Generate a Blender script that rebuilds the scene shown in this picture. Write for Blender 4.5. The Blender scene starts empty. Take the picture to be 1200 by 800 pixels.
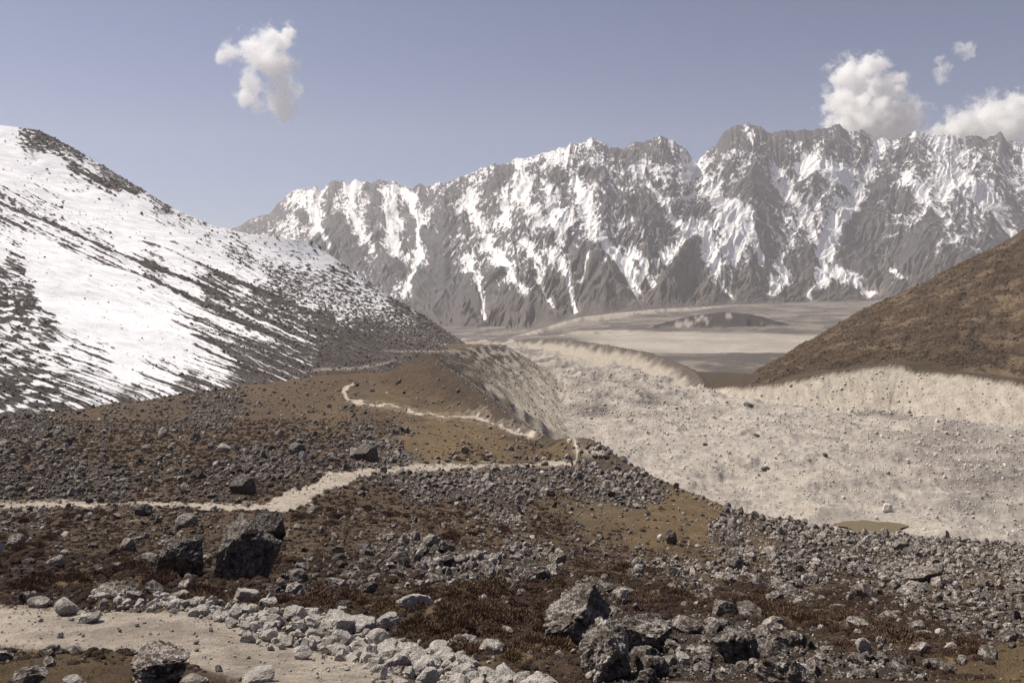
import bpy, math, random, time
import numpy as np
T0 = time.time()
F32 = np.float32
FPX, VH = 933.0, 330.0           # focal length in pixels of a 1200 px wide frame; row of the true horizon
C = bpy.context.scene.collection
rng = np.random.default_rng(7)

# ------------------------------------------------------------------ noise
_p = np.random.default_rng(11).permutation(256).astype(np.int32)
_perm = np.concatenate([_p, _p, _p])
_ga = (np.random.default_rng(12).random(256) * 2 * np.pi)
_gx, _gy = np.cos(_ga).astype(F32), np.sin(_ga).astype(F32)


from concurrent.futures import ThreadPoolExecutor
_pool = ThreadPoolExecutor(8)


def split_run(fn, arrays, nout):
    """run fn on slices of the arrays, one slice per thread"""
    shp = arrays[0].shape
    fl = [np.ascontiguousarray(a, F32).ravel() for a in arrays]
    n_ = fl[0].size
    if n_ < 20000:
        r = fn(*fl); r = r if nout > 1 else (r,)
    else:
        cut = np.linspace(0, n_, max(8, n_ // 60000) + 1).astype(int)
        rs = list(_pool.map(lambda k: fn(*[a[cut[k]:cut[k + 1]] for a in fl]), range(len(cut) - 1)))
        r = [np.concatenate([q[k] for q in rs]) for k in range(nout)] if nout > 1 else (np.concatenate(rs),)
    r = [q.reshape(shp) for q in r]
    return r if nout > 1 else r[0]


def perlin(x, y, seed=0):
    x, y = np.broadcast_arrays(np.asarray(x, F32), np.asarray(y, F32))
    return split_run(lambda a, b: _perlin(a, b, seed), (x, y), 1)


def _perlin(x, y, seed=0):
    xf = np.floor(x); yf = np.floor(y)
    xi = (xf.astype(np.int32) + seed * 37) & 255
    yi = (yf.astype(np.int32) + seed * 91) & 255
    fx = x - xf; fy = y - yf
    u = fx * fx * fx * (fx * (fx * 6 - 15) + 10)
    v = fy * fy * fy * (fy * (fy * 6 - 15) + 10)
    a = _perm[xi]; b = _perm[(xi + 1) & 255]
    y1 = (yi + 1) & 255
    def g(h, dx, dy):
        return _gx[h] * dx + _gy[h] * dy
    n00 = g(_perm[a + yi], fx, fy); n10 = g(_perm[b + yi], fx - 1, fy)
    n01 = g(_perm[a + y1], fx, fy - 1); n11 = g(_perm[b + y1], fx - 1, fy - 1)
    x1 = n00 + u * (n10 - n00); x2 = n01 + u * (n11 - n01)
    return (x1 + v * (x2 - x1)) * F32(1.4)


def fbm(x, y, octv=4, seed=0, gain=.5):
    s = 0; a = 1.0; n = 0
    for o in range(octv):
        f = 2.03 ** o
        s = s + a * perlin(x * f + 13.7 * o, y * f - 7.1 * o, seed + o)
        n += a; a *= gain
    return s / n


def ridged(x, y, octv=4, seed=0, gain=.5):
    s = 0; a = 1.0; n = 0
    for o in range(octv):
        f = 2.07 ** o
        s = s + a * (1 - np.abs(perlin(x * f + 3.3 * o, y * f + 5.9 * o, seed + o)) * 1.6)
        n += a; a *= gain
    return s / n


def sstep(a, b, x):
    t = np.clip((x - a) / (b - a), 0, 1)
    return t * t * (3 - 2 * t)


def erode(x, y, dx, dy, seed):
    return split_run(lambda a, b, c, d: _erode(a, b, c, d, seed), (x, y, dx, dy), 3)


def _erode(x, y, dx, dy, seed):
    """stripes that follow the direction (dx, dy); returns the height and its gradient"""
    px = np.floor(x); py = np.floor(y)
    fx = x - px; fy = y - py
    H = 0; GX = 0; GY = 0; W = 0
    for i in (-1, 0, 1):
        for j in (-1, 0, 1):
            h = _perm[(_perm[(px.astype(np.int64) + i + seed * 31) & 255] + (py.astype(np.int64) + j)) & 255]
            ox = (h.astype(F32) / 255 - .5) * .8
            oy = (_perm[h].astype(F32) / 255 - .5) * .8
            vx = fx - i - .5 - ox; vy = fy - j - .5 - oy
            w = np.exp(-(vx * vx + vy * vy) * 2.2)
            m = (vx * dx + vy * dy) * 6.2832
            H = H + w * np.cos(m); s = -w * np.sin(m)
            GX = GX + s * dx; GY = GY + s * dy
            W = W + w
    return H / W, GX / W, GY / W


def controls(pts, u, v, su, sv=None, pw=None):
    """smooth field through scattered (u, v, value...) control points"""
    sv = sv or su
    k = len(pts[0]) - 2
    return split_run(lambda a, b: _controls(pts, a, b, su, sv), (u, v), k)


def _controls(pts, u, v, su, sv):
    pts = np.array(pts, F32)
    W = np.full(u.shape, 1e-9, F32)
    k = pts.shape[1] - 2
    S = [np.zeros(u.shape, F32) for _ in range(k)]
    for p in pts:
        d = ((u - p[0]) / su) ** 2 + ((v - p[1]) / sv) ** 2
        w = 1.0 / (d + .05) ** 2
        W += w
        for q in range(k):
            S[q] += w * p[2 + q]
    return [s / W for s in S] if k > 1 else S[0] / W


def polydist(x, y, pts, want=True):
    """distance to a polyline in the plan, height along it and side (+1 to its right)"""
    return split_run(lambda a, b: _polydist(a, b, pts, want), (x, y), 3)


def _polydist(x, y, pts, want):
    best = np.full(x.shape, 1e18, F32); zz = np.zeros(x.shape, F32); sd = np.ones(x.shape, F32)
    for a, b in zip(pts[:-1], pts[1:]):
        ex, ey = b[0] - a[0], b[1] - a[1]
        L = ex * ex + ey * ey + 1e-9
        t = np.clip(((x - a[0]) * ex + (y - a[1]) * ey) / L, 0, 1)
        qx = x - a[0] - t * ex; qy = y - a[1] - t * ey
        d = qx * qx + qy * qy
        m = d < best
        best = np.where(m, d, best)
        if want:
            if len(a) > 2:
                zz = np.where(m, a[2] + t * (b[2] - a[2]), zz)
            sd = np.where(m, np.where(ex * qy - ey * qx < 0, 1, -1), sd)
    return np.sqrt(best), zz, sd


def inside(x, y, poly):
    c = np.zeros(x.shape, bool)
    n = len(poly)
    for k in range(n):
        x1, y1 = poly[k][0], poly[k][1]; x2, y2 = poly[(k + 1) % n][0], poly[(k + 1) % n][1]
        if y1 == y2: continue
        c ^= ((y1 > y) != (y2 > y)) & (x < (x2 - x1) * (y - y1) / (y2 - y1) + x1)
    return c


def img(u, v, d):
    return ((u - 600) / FPX * d, d, -(v - VH) / FPX * d)


def pix(x, y, z):
    return 600 + FPX * x / y, VH - FPX * z / y


# ------------------------------------------------------------------ mesh helpers
def mk_mesh(name, V, Fc, smooth=True, col=None, **floats):
    V = np.ascontiguousarray(V, F32).reshape(-1, 3)
    Fc = np.ascontiguousarray(Fc, np.int32)
    n, k = Fc.shape
    me = bpy.data.meshes.new(name)
    me.vertices.add(len(V)); me.vertices.foreach_set('co', V.ravel())
    me.loops.add(n * k); me.loops.foreach_set('vertex_index', Fc.ravel())
    me.polygons.add(n)
    me.polygons.foreach_set('loop_start', np.arange(0, n * k, k, dtype=np.int32))
    me.polygons.foreach_set('use_smooth', np.full(n, smooth, bool))
    me.update(calc_edges=True)
    if col is not None:
        a = me.attributes.new('albedo', 'FLOAT_COLOR', 'POINT')
        c4 = np.ones((len(V), 4), F32); c4[:, :3] = np.asarray(col).reshape(-1, 3)
        a.data.foreach_set('color', c4.ravel())
    for kx, f in floats.items():
        a = me.attributes.new(kx, 'FLOAT', 'POINT')
        a.data.foreach_set('value', np.ascontiguousarray(f, F32).ravel())
    return me


def link(name, me, mat=None, parent=None):
    o = bpy.data.objects.new(name, me); C.objects.link(o)
    if mat: me.materials.append(mat)
    if parent: o.parent = parent
    return o


def tag(o, label=None, cat=None, group=None, kind=None):
    if label: o['label'] = label
    if cat: o['category'] = cat
    if group: o['group'] = group
    if kind: o['kind'] = kind
    return o


def grid_faces(nr, nc):
    i = np.arange(nr * nc, dtype=np.int32).reshape(nr, nc)
    return np.stack([i[:-1, :-1], i[:-1, 1:], i[1:, 1:], i[1:, :-1]], -1)


def subset(V, Fc, mask, attrs):
    f = Fc[mask]
    used = np.unique(f)
    re = np.zeros(len(V), np.int32); re[used] = np.arange(len(used))
    return V[used], re[f], {k: a[used] for k, a in attrs.items()}


# ------------------------------------------------------------------ materials
class NT:
    def __init__(s, name, kind='MATERIAL'):
        s.m = bpy.data.materials.new(name); s.m.use_nodes = True
        s.t = s.m.node_tree; s.t.nodes.clear()
        s.out = s.t.nodes.new('ShaderNodeOutputMaterial')
    def n(s, typ, **kw):
        nd = s.t.nodes.new('ShaderNode' + typ)
        ins = kw.pop('i', {})
        for k, v in kw.items(): setattr(nd, k, v)
        for k, v in ins.items():
            if isinstance(v, bpy.types.NodeSocket): s.t.links.new(v, nd.inputs[k])
            else: nd.inputs[k].default_value = v
        return nd
    def link(s, a, b): s.t.links.new(a, b)
    def math(s, op, a, b=0.0, clamp=False):
        return s.n('Math', operation=op, use_clamp=clamp, i={0: a, 1: b}).outputs[0]
    def ramp(s, x, a, b, lo=0.0, hi=1.0, smooth=False):
        return s.n('MapRange', clamp=True, interpolation_type='SMOOTHSTEP' if smooth else 'LINEAR', i={0: x, 1: a, 2: b, 3: lo, 4: hi}).outputs[0]
    def mix(s, fac, a, b, bt='MIX'):
        nd = s.n('Mix', data_type='RGBA', blend_type=bt)
        for sock, v in ((nd.inputs[0], fac), (nd.inputs[6], a), (nd.inputs[7], b)):
            if isinstance(v, bpy.types.NodeSocket): s.link(v, sock)
            else: sock.default_value = v if not isinstance(v, tuple) else (*v, 1)[:4]
        return nd.outputs[2]
    def noise(s, vec, scale, detail=6, rough=.6, lac=2.0, typ='FBM'):
        return s.n('TexNoise', noise_dimensions='3D', noise_type=typ, i={'Vector': vec, 'Scale': scale, 'Detail': detail, 'Roughness': rough, 'Lacunarity': lac}).outputs[0]
    def bsdf(s, col, rough=.9, normal=None, spec=.25):
        b = s.n('BsdfPrincipled', i={'Base Color': col, 'Roughness': rough, 'Specular IOR Level': spec})
        if normal: s.link(normal, b.inputs['Normal'])
        s.link(b.outputs[0], s.out.inputs[0])
        return b


def mat_ground():
    s = NT('ground_cover')
    pos = s.n('NewGeometry').outputs['Position']
    col = s.n('Attribute', attribute_name='albedo').outputs['Color']
    grit = s.n('Attribute', attribute_name='grit').outputs['Fac']
    n1 = s.noise(pos, 2.6, 8, .72)
    n2 = s.noise(pos, .13, 10, .72)
    n3 = s.noise(pos, 11.0, 5, .65)
    n4 = s.noise(pos, .55, 6, .7)
    v = s.math('ADD', s.math('MULTIPLY', s.math('SUBTRACT', n1, .5), 2.6), s.math('MULTIPLY', s.math('SUBTRACT', n2, .5), 2.6))
    v = s.math('ADD', v, s.math('MULTIPLY', s.math('SUBTRACT', n4, .5), 2.2))
    k = s.math('ADD', 1.0, s.math('MULTIPLY', v, grit))
    k = s.n('Clamp', i={0: k, 1: .3, 2: 2.0}).outputs[0]
    c = s.mix(1.0, col, s.n('CombineColor', i={0: k, 1: k, 2: k}).outputs[0], 'MULTIPLY')
    # loose pale chips in two sizes
    for sc_, th in ((2.1, .88), (.55, .90)):
        chip = s.ramp(s.n('TexVoronoi', voronoi_dimensions='3D', i={'Vector': pos, 'Scale': sc_}).outputs['Color'], th, th + .02)
        chip = s.math('MULTIPLY', chip, s.ramp(n1 if sc_ > 1 else n4, .47, .55))
        c = s.mix(s.math('MULTIPLY', chip, s.math('MULTIPLY', grit, .75)), c, (.30, .265, .225, 1))
    b1 = s.n('Bump', i={'Strength': .8, 'Distance': .5, 'Height': n1})
    b2 = s.n('Bump', i={'Strength': s.math('MULTIPLY', grit, .75), 'Distance': 3.0, 'Height': n2, 'Normal': b1.outputs[0]})
    s.bsdf(c, .95, b2.outputs[0], .1)
    return s.m


def mat_snow(name, sc, rock_a, rock_b, snow=(.84, .845, .86, 1), amp=.55, soft=.05, bumpd=2.0, fine=.55):
    s = NT(name)
    pos = s.n('NewGeometry').outputs['Position']
    sn = s.n('Attribute', attribute_name='snow').outputs['Fac']
    col = s.n('Attribute', attribute_name='albedo').outputs['Color']
    n1 = s.noise(pos, sc, 9, .68)
    n2 = s.noise(pos, sc * 9, 6, .65)
    f = s.math('ADD', sn, s.math('MULTIPLY', s.math('SUBTRACT', n1, .5), amp))
    f = s.math('ADD', f, s.math('MULTIPLY', s.math('SUBTRACT', n2, .5), amp * fine))
    f = s.ramp(f, .5 - soft, .5 + soft)
    k = s.ramp(n2, .25, .75, .55, 1.45)
    rock = s.mix(1.0, col, s.n('CombineColor', i={0: k, 1: k, 2: k}).outputs[0], 'MULTIPLY')
    c = s.mix(f, rock, snow)
    b1 = s.n('Bump', i={'Strength': .55, 'Distance': bumpd, 'Height': s.math('ADD', s.math('MULTIPLY', n1, 2.0), s.math('MULTIPLY', n2, .5))})
    s.bsdf(c, .8, b1.outputs[0], .15)
    return s.m


def mat_rock():
    s = NT('lichen_rock')
    tc = s.n('TexCoord').outputs['Object']
    geo = s.n('NewGeometry')
    rnd = s.n('ObjectInfo').outputs['Random']
    tint = s.n('Attribute', attribute_name='tint').outputs['Fac']
    pos = geo.outputs['Position']
    n1 = s.noise(pos, 1.7, 7, .65)
    n2 = s.noise(pos, 7.0, 7, .7)
    n3 = s.noise(pos, 23.0, 4, .6)
    dark = s.mix(s.ramp(n1, .3, .7), (.082, .064, .050, 1), (.195, .160, .130, 1))
    lich = s.ramp(s.math('ADD', s.math('MULTIPLY', n2, .6), s.math('MULTIPLY', n3, .4)), .48, .54)
    up = s.ramp(s.n('SeparateXYZ', i={0: geo.outputs['Normal']}).outputs[2], -.2, .7, .25, 1.0)
    lf = s.math('MULTIPLY', s.math('MULTIPLY', lich, up), s.ramp(n1, .35, .6, .3, 1.0))
    c = s.mix(lf, dark, (.52, .475, .43, 1))
    blk = s.ramp(s.noise(pos, 4.1, 5, .7), .54, .60, 0, .85)
    c = s.mix(blk, c, (.030, .024, .020, 1))
    k = s.math('ADD', .46, s.math('MULTIPLY', tint, 1.35))
    c = s.mix(1.0, c, s.n('CombineColor', i={0: k, 1: k, 2: k}).outputs[0], 'MULTIPLY')
    pale = s.mix(s.ramp(n2, .35, .7), (.60, .535, .455, 1), (.82, .775, .71, 1))
    pale = s.mix(s.ramp(n1, .56, .68, 0, .5), pale, (.46, .38, .28, 1))
    pf = s.n('Attribute', attribute_name='pale').outputs['Fac']
    c = s.mix(pf, c, pale)
    b = s.n('Bump', i={'Strength': 1.0, 'Distance': .22, 'Height': s.math('ADD', n2, s.math('MULTIPLY', n1, 1.5))})
    b2 = s.n('Bump', i={'Strength': .8, 'Distance': .04, 'Height': n3, 'Normal': b.outputs[0]})
    s.bsdf(c, .92, b2.outputs[0], .15)
    return s.m


def mat_plant(lo=(.060, .038, .027, 1), hi=(.25, .152, .110, 1), nm='dry_twigs'):
    s = NT(nm)
    tint = s.n('Attribute', attribute_name='tint').outputs['Fac']
    pale = s.n('Attribute', attribute_name='pale').outputs['Fac']
    rnd = s.n('ObjectInfo').outputs['Random']
    c = s.mix(tint, lo, hi)
    c = s.mix(s.ramp(rnd, .45, 1.0, 0, .8), c, (.190, .140, .075, 1))
    c = s.mix(pale, c, (.21, .155, .075, 1))
    s.bsdf(c, .9, None, .1)
    return s.m


def mat_plain(name, col, rough=.8):
    s = NT(name)
    pos = s.n('NewGeometry').outputs['Position']
    n = s.noise(pos, 14.0, 4, .6)
    k = s.ramp(n, .3, .7, .8, 1.15)
    c = s.mix(1.0, (*col, 1), s.n('CombineColor', i={0: k, 1: k, 2: k}).outputs[0], 'MULTIPLY')
    s.bsdf(c, rough, None, .2)
    return s.m


M_GROUND = mat_ground()
M_ROCK = mat_rock()
M_PLANT = mat_plant()
M_HEATH = mat_plant((.034, .023, .017, 1), (.25, .142, .09, 1), 'dark_heath')

# ------------------------------------------------------------------ the ground sheet
def interp_smooth(colz):
    """table of image rows: {u: [(d, v), ...]} -> dense smooth grid over u and ln d"""
    us = sorted(colz)
    L = np.linspace(math.log(1.2), math.log(1500), 160)
    T = []
    for u in us:
        p = [(2, 1310), (4, 1006), (7, 863)] + colz[u]
        T.append(np.interp(L, [math.log(a) for a, _ in p], [b for _, b in p]))
        T[-1] = np.where(L < math.log(2), VH + FPX * (1.4 + .35 * np.exp(L)) / np.exp(L), T[-1])
    T = np.array(T)
    ud = np.arange(-420, 1661, 20.0)
    G = np.array([np.interp(ud, us, T[:, k]) for k in range(len(L))])   # rows: L, cols: u
    ker = np.array([1, 3, 4, 3, 1.0]); ker /= ker.sum()
    ku = np.exp(-np.linspace(-2, 2, 9) ** 2); ku /= ku.sum()
    Gp = np.pad(G, ((2, 2), (0, 0)), mode='edge'); Gp[0:2] = G[0]
    G2 = sum(ker[k] * Gp[k:k + len(L)] for k in range(5))
    G2[:30] = G[:30]
    Gp = np.pad(G2, ((0, 0), (4, 4)), mode='edge')
    G3 = sum(ku[k] * Gp[:, k:k + len(ud)] for k in range(9))
    return L, ud, G3


TAB = {
 -420: [(10, 795), (12.5, 755), (15.5, 712), (25, 690), (40, 655), (60, 615), (90, 572), (130, 545), (200, 515), (300, 488), (450, 470), (700, 450), (1500, 424)],
 0: [(10, 797), (12.5, 757), (15.5, 711), (25, 693), (40, 655), (60, 620), (75, 597), (95, 575), (130, 548), (200, 518), (300, 494), (450, 470), (700, 446), (1500, 424)],
 200: [(10, 798), (12.5, 765), (15.5, 708), (25, 692), (38, 664), (60, 625), (75, 597), (95, 578), (130, 552), (200, 520), (300, 492), (450, 465), (700, 440), (1500, 424)],
 400: [(10, 800), (12.5, 782), (15.5, 742), (25, 700), (40, 662), (60, 625), (80, 590), (95, 565), (130, 545), (200, 515), (300, 490), (450, 462), (700, 438), (1500, 424)],
 600: [(10, 805), (12.5, 785), (16, 750), (25, 710), (40, 672), (60, 640), (90, 603), (130, 570), (170, 548), (210, 530), (300, 500), (450, 468), (700, 445), (1500, 424)],
 800: [(10, 805), (12.5, 785), (16, 755), (25, 722), (40, 690), (60, 660), (90, 628), (130, 595), (170, 572), (210, 555), (300, 510), (450, 470), (1500, 424)],
 1000: [(10, 805), (12.5, 787), (16, 758), (25, 728), (40, 702), (60, 678), (90, 653), (130, 630), (170, 605), (300, 540), (1500, 424)],
 1200: [(10, 805), (12.5, 790), (16, 762), (25, 735), (40, 712), (60, 690), (90, 667), (130, 648), (160, 637), (300, 560), (1500, 424)],
 1660: [(10, 810), (12.5, 795), (16, 765), (25, 740), (40, 717), (60, 695), (90, 672), (130, 655), (160, 645), (300, 560), (1500, 424)],
}
TL, TU, TG = interp_smooth(TAB)


def vtab(u, lnd):
    a = np.clip((lnd - TL[0]) / (TL[1] - TL[0]), 0, len(TL) - 1.001); b = np.clip((u - TU[0]) / 20.0, 0, len(TU) - 1.001)
    i = a.astype(np.int32); j = b.astype(np.int32); fa = a - i; fb = b - j
    return ((TG[i, j] * (1 - fa) + TG[i + 1, j] * fa) * (1 - fb) + (TG[i, j + 1] * (1 - fa) + TG[i + 1, j + 1] * fa) * fb).astype(F32)


def d_on(u, v):
    """distance at which the plain slope is met along the sight line through (u, v)"""
    col = vtab(np.full(160, float(u)), TL)
    m = np.minimum.accumulate(col)
    return math.exp(np.interp(-v, -m, TL))


LIP_PX = [(1800, 660, 165), (1550, 650, 165), (1300, 642, 160), (1200, 638, 155), (1150, 634, 150), (1100, 637, 145), (1060, 634, 142), (1030, 634, 138), (985, 626, 135), (958, 615, 133), (925, 606, 131),
          (895, 605, 133), (862, 606, 140), (848, 598, 146), (825, 583, 157), (780, 564, 172), (745, 549, 192), (725, 538, 202), (705, 521, 212), (690, 513, 220), (668, 512, 228), (650, 515, 240), (622, 502, 280),
          (600, 489, 310), (575, 472, 355), (550, 454, 410), (525, 432, 480), (500, 413, 590), (520, 410, 720), (548, 407, 850), (588, 404, 1100), (592, 404, 1230), (575, 403, 1380), (540, 402, 1500), (480, 402, 1600)]
LIP = [img(*p) for p in LIP_PX]
INP = LIP + [(-3000, 1640, 0), (-3000, -50, 0), (3000, -50, 0)]
MOR2 = [img(*p) for p in [(600, 398, 2300), (640, 397, 2000), (672, 398, 1800), (705, 403, 1600), (760, 412, 1400), (795, 424, 1230), (815, 436, 1110), (824, 447, 1020)]]
WALL = [img(*p) for p in [(824, 455, 980), (862, 452, 930), (905, 449, 900), (960, 437, 880), (1005, 431, 865), (1055, 426, 850), (1075, 433, 835), (1130, 438, 800), (1200, 446, 760), (1350, 458, 700), (1700, 480, 620)]]
DARKHILL = [img(*p) for p in [(745, 387, 3500), (775, 379, 3600), (812, 369, 3700), (850, 365, 3720), (880, 367, 3700), (905, 374, 3650), (935, 382, 3600), (985, 388, 3500)]]
FARMOR = [img(*p) for p in [(545, 408, 3300), (585, 399, 3700), (620, 389, 3950), (650, 380, 4150), (682, 371, 4400), (720, 367, 4700), (765, 362, 5100), (850, 358, 5900), (920, 356, 6400), (1010, 353, 6900), (1150, 350, 7000)]]
FARMOR2 = [img(*p) for p in [(640, 396, 3000), (675, 388, 3250), (720, 386, 3350), (790, 388, 3300), (850, 390, 3100)]]

NC, NR = 1480, 1240
Uc = np.linspace(-330, 1560, NC).astype(F32)
# rows: spaced so that each is about a pixel tall where it shows
seg = [(1.3, 8, 40), (8, 24, 260), (24, 70, 170), (70, 240, 220), (240, 420, 130), (420, 1000, 200), (1000, 2600, 110), (2600, 7600, 90), (7600, 15000, 20)]
Yr = np.concatenate([np.exp(np.linspace(math.log(a), math.log(b), n, endpoint=False)) for a, b, n in seg]).astype(F32)
NR = len(Yr)
LY = np.log(Yr)
U2 = np.broadcast_to(Uc, (NR, NC)).astype(F32); Y2 = np.broadcast_to(Yr[:, None], (NR, NC)).astype(F32)
X2 = (U2 - 600) / FPX * Y2
V0 = vtab(U2, np.log(Y2))
P = -(V0 - VH) / FPX * Y2

# image-defined footpaths on the slope
PATHS = [
 ([(-330, 748), (-100, 741), (0, 735), (60, 735), (150, 739), (220, 745), (280, 764), (330, 781), (400, 800), (470, 830)], [44, 42, 42, 44, 52, 62, 62, 60, 60, 60], .5),
 ([(-330, 595), (0, 592), (70, 590), (140, 592), (200, 592), (290, 595), (330, 590), (352, 582), (390, 563), (440, 552), (500, 548), (560, 547), (610, 546), (648, 541), (672, 543)], [4, 4, 7, 4, 6, 8, 17, 20, 14, 7, 6, 4, 4, 4, 4], 1),
 ([(672, 543), (677, 537), (669, 528), (656, 520), (643, 512), (622, 510), (600, 505), (572, 494), (555, 488), (520, 487), (497, 485), (478, 481), (455, 474), (430, 474), (408, 468), (402, 458), (412, 450)], [2.5, 2, 2, 2.5, 3, 4, 4, 3.5, 3.5, 2, 2, 3, 1.6, 1.6, 3, 3, 2.5], 1),
 ([(360, 428), (400, 431), (440, 431), (452, 425)], [4, 5, 6, 3], 1),
]


def pathmask(u, v):
    m = np.zeros(u.shape, F32)
    for pts, wd, kv in PATHS:
        for k in range(len(pts) - 1):
            a, b = pts[k], pts[k + 1]
            lo, hi = min(a[0], b[0]) - 60, max(a[0], b[0]) + 60
            ex, ey = b[0] - a[0], b[1] - a[1]
            sel = (u > lo) & (u < hi) & (np.abs(v - (a[1] + b[1]) / 2) < abs(ey) / 2 + max(wd[k], wd[k + 1]) + 6)
            if not sel.any(): continue
            uu, vv = u[sel], v[sel]
            t = np.clip(((uu - a[0]) * ex + (vv - a[1]) * ey) / (ex * ex + ey * ey), 0, 1)
            d = np.sqrt(((uu - a[0] - t * ex) * (.55 if kv == 1 else 1)) ** 2 + (vv - a[1] - t * ey) ** 2)
            w = (wd[k] + t * (wd[k + 1] - wd[k])) / 2
            if kv == 1: w = w * (1 + .75 * perlin(uu / 21, vv / 40, 44) + .4 * perlin(uu / 7, vv / 9, 45))
            m[sel] = np.maximum(m[sel], np.clip((w - d) / np.maximum(w * .35, 1.2) + .5, 0, 1))
    return m


near = Y2 < 1700
ins = np.zeros(near.shape, bool); ins[near] = inside(X2[near], Y2[near], INP)
dl = np.full(near.shape, 1e5, F32); el = np.zeros(near.shape, F32)
selr = (Y2 > 60) & (Y2 < 2300)
dl[selr], el[selr], _ = polydist(X2[selr], Y2[selr], LIP)
vj = V0 + 1.6 * perlin(U2 / 3.2, V0 / 1.5, 43) + 3.0 * perlin(U2 / 16, V0 / 5, 41) + 1.5 * perlin(U2 / 6, V0 / 2.4, 42)
path = pathmask(U2, vj) * ins
nz = fbm(X2 / 30, Y2 / 30, 5, 3)
nz2 = fbm(X2 / 3.1, Y2 / 3.1, 4, 5)
nz3 = fbm(X2 / .6, Y2 / .6, 3, 6)
calm = 1 - path * .85
Pn = P + calm * (sstep(20, 90, Y2) * 1.1 * nz + sstep(4, 14, Y2) * .30 * nz2 + np.where(Y2 < 60, .05, .0) * nz3)
crest = el - .52 * dl + np.where(Y2 > 250, 1.2, .2) * nz
h_in = np.where(dl < 150, np.maximum(Pn, crest), Pn)
oslope = np.where(Y2 > 600, .62, .74)
gul = ridged(X2 / 22 + .02 * Y2, Y2 / 60, 3, 9)
h_out = el - oslope * dl + sstep(3, 30, dl) * 6.0 * (gul - .6) + np.minimum(dl * .1, 1.0) * nz
h_pl = np.where(ins, h_in, h_out)
# glacier and valley floor
Vg = np.interp(Yr, [0, 700, 1000, 1300, 1800, 2400], [-130, -130, -137, -150, -163, -175]).astype(F32)[:, None]
hum = ridged(X2 / 95 + .3 * nz, Y2 / 120, 4, 21)
hum2 = ridged(X2 / 28, Y2 / 34, 3, 25)
swl = ridged(X2 / 70 + .9 * fbm(X2 / 160, Y2 / 260, 3, 28), Y2 / 150, 4, 29)
gl = Vg + (swl - .6) * 14 * sstep(700, 1000, Y2) + (hum - .55) * np.where(Y2 > 900, 18, 12) + (hum2 - .55) * 2.6 + .7 * nz2
FPTS = [(500, 3000, -290), (560, 4500, -335), (560, 3500, -285), (600, 3300, -245), (650, 2800, -208), (800, 2500, -206), (930, 2200, -205), (800, 3800, -206), (900, 3500, -200), (700, 4500, -218), (900, 5800, -180),
        (750, 5200, -198), (1100, 5000, -160), (400, 4000, -350), (600, 5500, -305), (1000, 6500, -174), (300, 6000, -350), (850, 1800, -195), (700, 2200, -203), (1300, 5000, -150), (600, 8000, -330), (1000, 9000, -180), (1500, 3000, -170), (100, 3000, -330)]
fz = controls([(u, math.log(d) * 300, z) for u, d, z in FPTS], U2, np.log(Y2) * 300, 100)
fl = fz + 5 * fbm(X2 / 300, Y2 / 300, 4, 31) + 2.5 * ridged(X2 / 90, Y2 / 160, 3, 33)
far = Y2 > 800
dm = np.full(near.shape, 1e5, F32); em = np.zeros(near.shape, F32); sm = np.ones(near.shape, F32)
dm[far], em[far], sm[far] = polydist(X2[far], Y2[far], MOR2)
mw = (Y2 > 300) & (Y2 < 2500)
dw = np.full(near.shape, 1e5, F32); ew = np.zeros(near.shape, F32)
dw[mw], ew[mw], _ = polydist(X2[mw], Y2[mw], WALL)
GPOLY = [(-3000, 60), (3000, 60), (3000, 640)] + [(p[0], p[1]) for p in WALL[::-1]] + [(p[0], p[1]) for p in MOR2[::-1]] + [(-200, 2400), (-3000, 2400)]
ing = (Y2 < 2450); ing[ing] = inside(X2[ing], Y2[ing], GPOLY)
base = np.where(ing, gl, fl)
behind_wall = (~ing) & (dw < dm) & (Y2 < 2300)
wgul2 = ridged((X2 + .35 * Y2) / 24, Y2 / 70, 4, 63)
mor = em - np.where(ing, .72, .55) * dm + 4.5 * (wgul2 - .6) * sstep(2, 25, dm) + 2.2 * nz + 1.6 * fbm(X2 / 12, Y2 / 30, 4, 62)
wgul = ridged(X2 / 17, Y2 / 55, 4, 61)
wal = np.where(ing, ew - .80 * dw + 3.6 * (wgul - .6) * sstep(2, 22, dw) + 1.0 * nz, ew - .03 * dw + .8 * nz)
wal = np.where(dw > 260, -1e5, wal)
Z = np.maximum(base, h_pl)
src = np.where(h_pl >= base, 1, np.where(ing, 2, 3))            # 1 slope and left moraine, 2 glacier, 3 valley
m_ = mor > Z; Z = np.where(m_, mor, Z); src = np.where(m_, 4, src)
m_ = (wal > Z) & (src != 1); Z = np.where(m_, wal, Z); src = np.where(m_, 5, src)
fm = Y2 > 2500
dd = np.full(near.shape, 1e5, F32); ed = dd.copy(); d3 = dd.copy(); e3 = dd.copy(); d4 = dd.copy(); e4 = dd.copy()
dd[fm], ed[fm], _ = polydist(X2[fm], Y2[fm], DARKHILL)
d3[fm], e3[fm], s3 = polydist(X2[fm], Y2[fm], FARMOR)
d4[fm], e4[fm], _ = polydist(X2[fm], Y2[fm], FARMOR2)
fg = ridged(X2 / 90, Y2 / 260, 4, 71)
for d_, e_, sl, kid in ((dd, ed, .235, 6), (d3, e3, .34, 7), (d4, e4, .30, 8)):
    hh = e_ - sl * d_ + 9 * (fg - .6) * sstep(5, 60, d_)
    m_ = (hh > Z) & fm; Z = np.where(m_, hh, Z); src = np.where(m_, kid, src)
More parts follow.
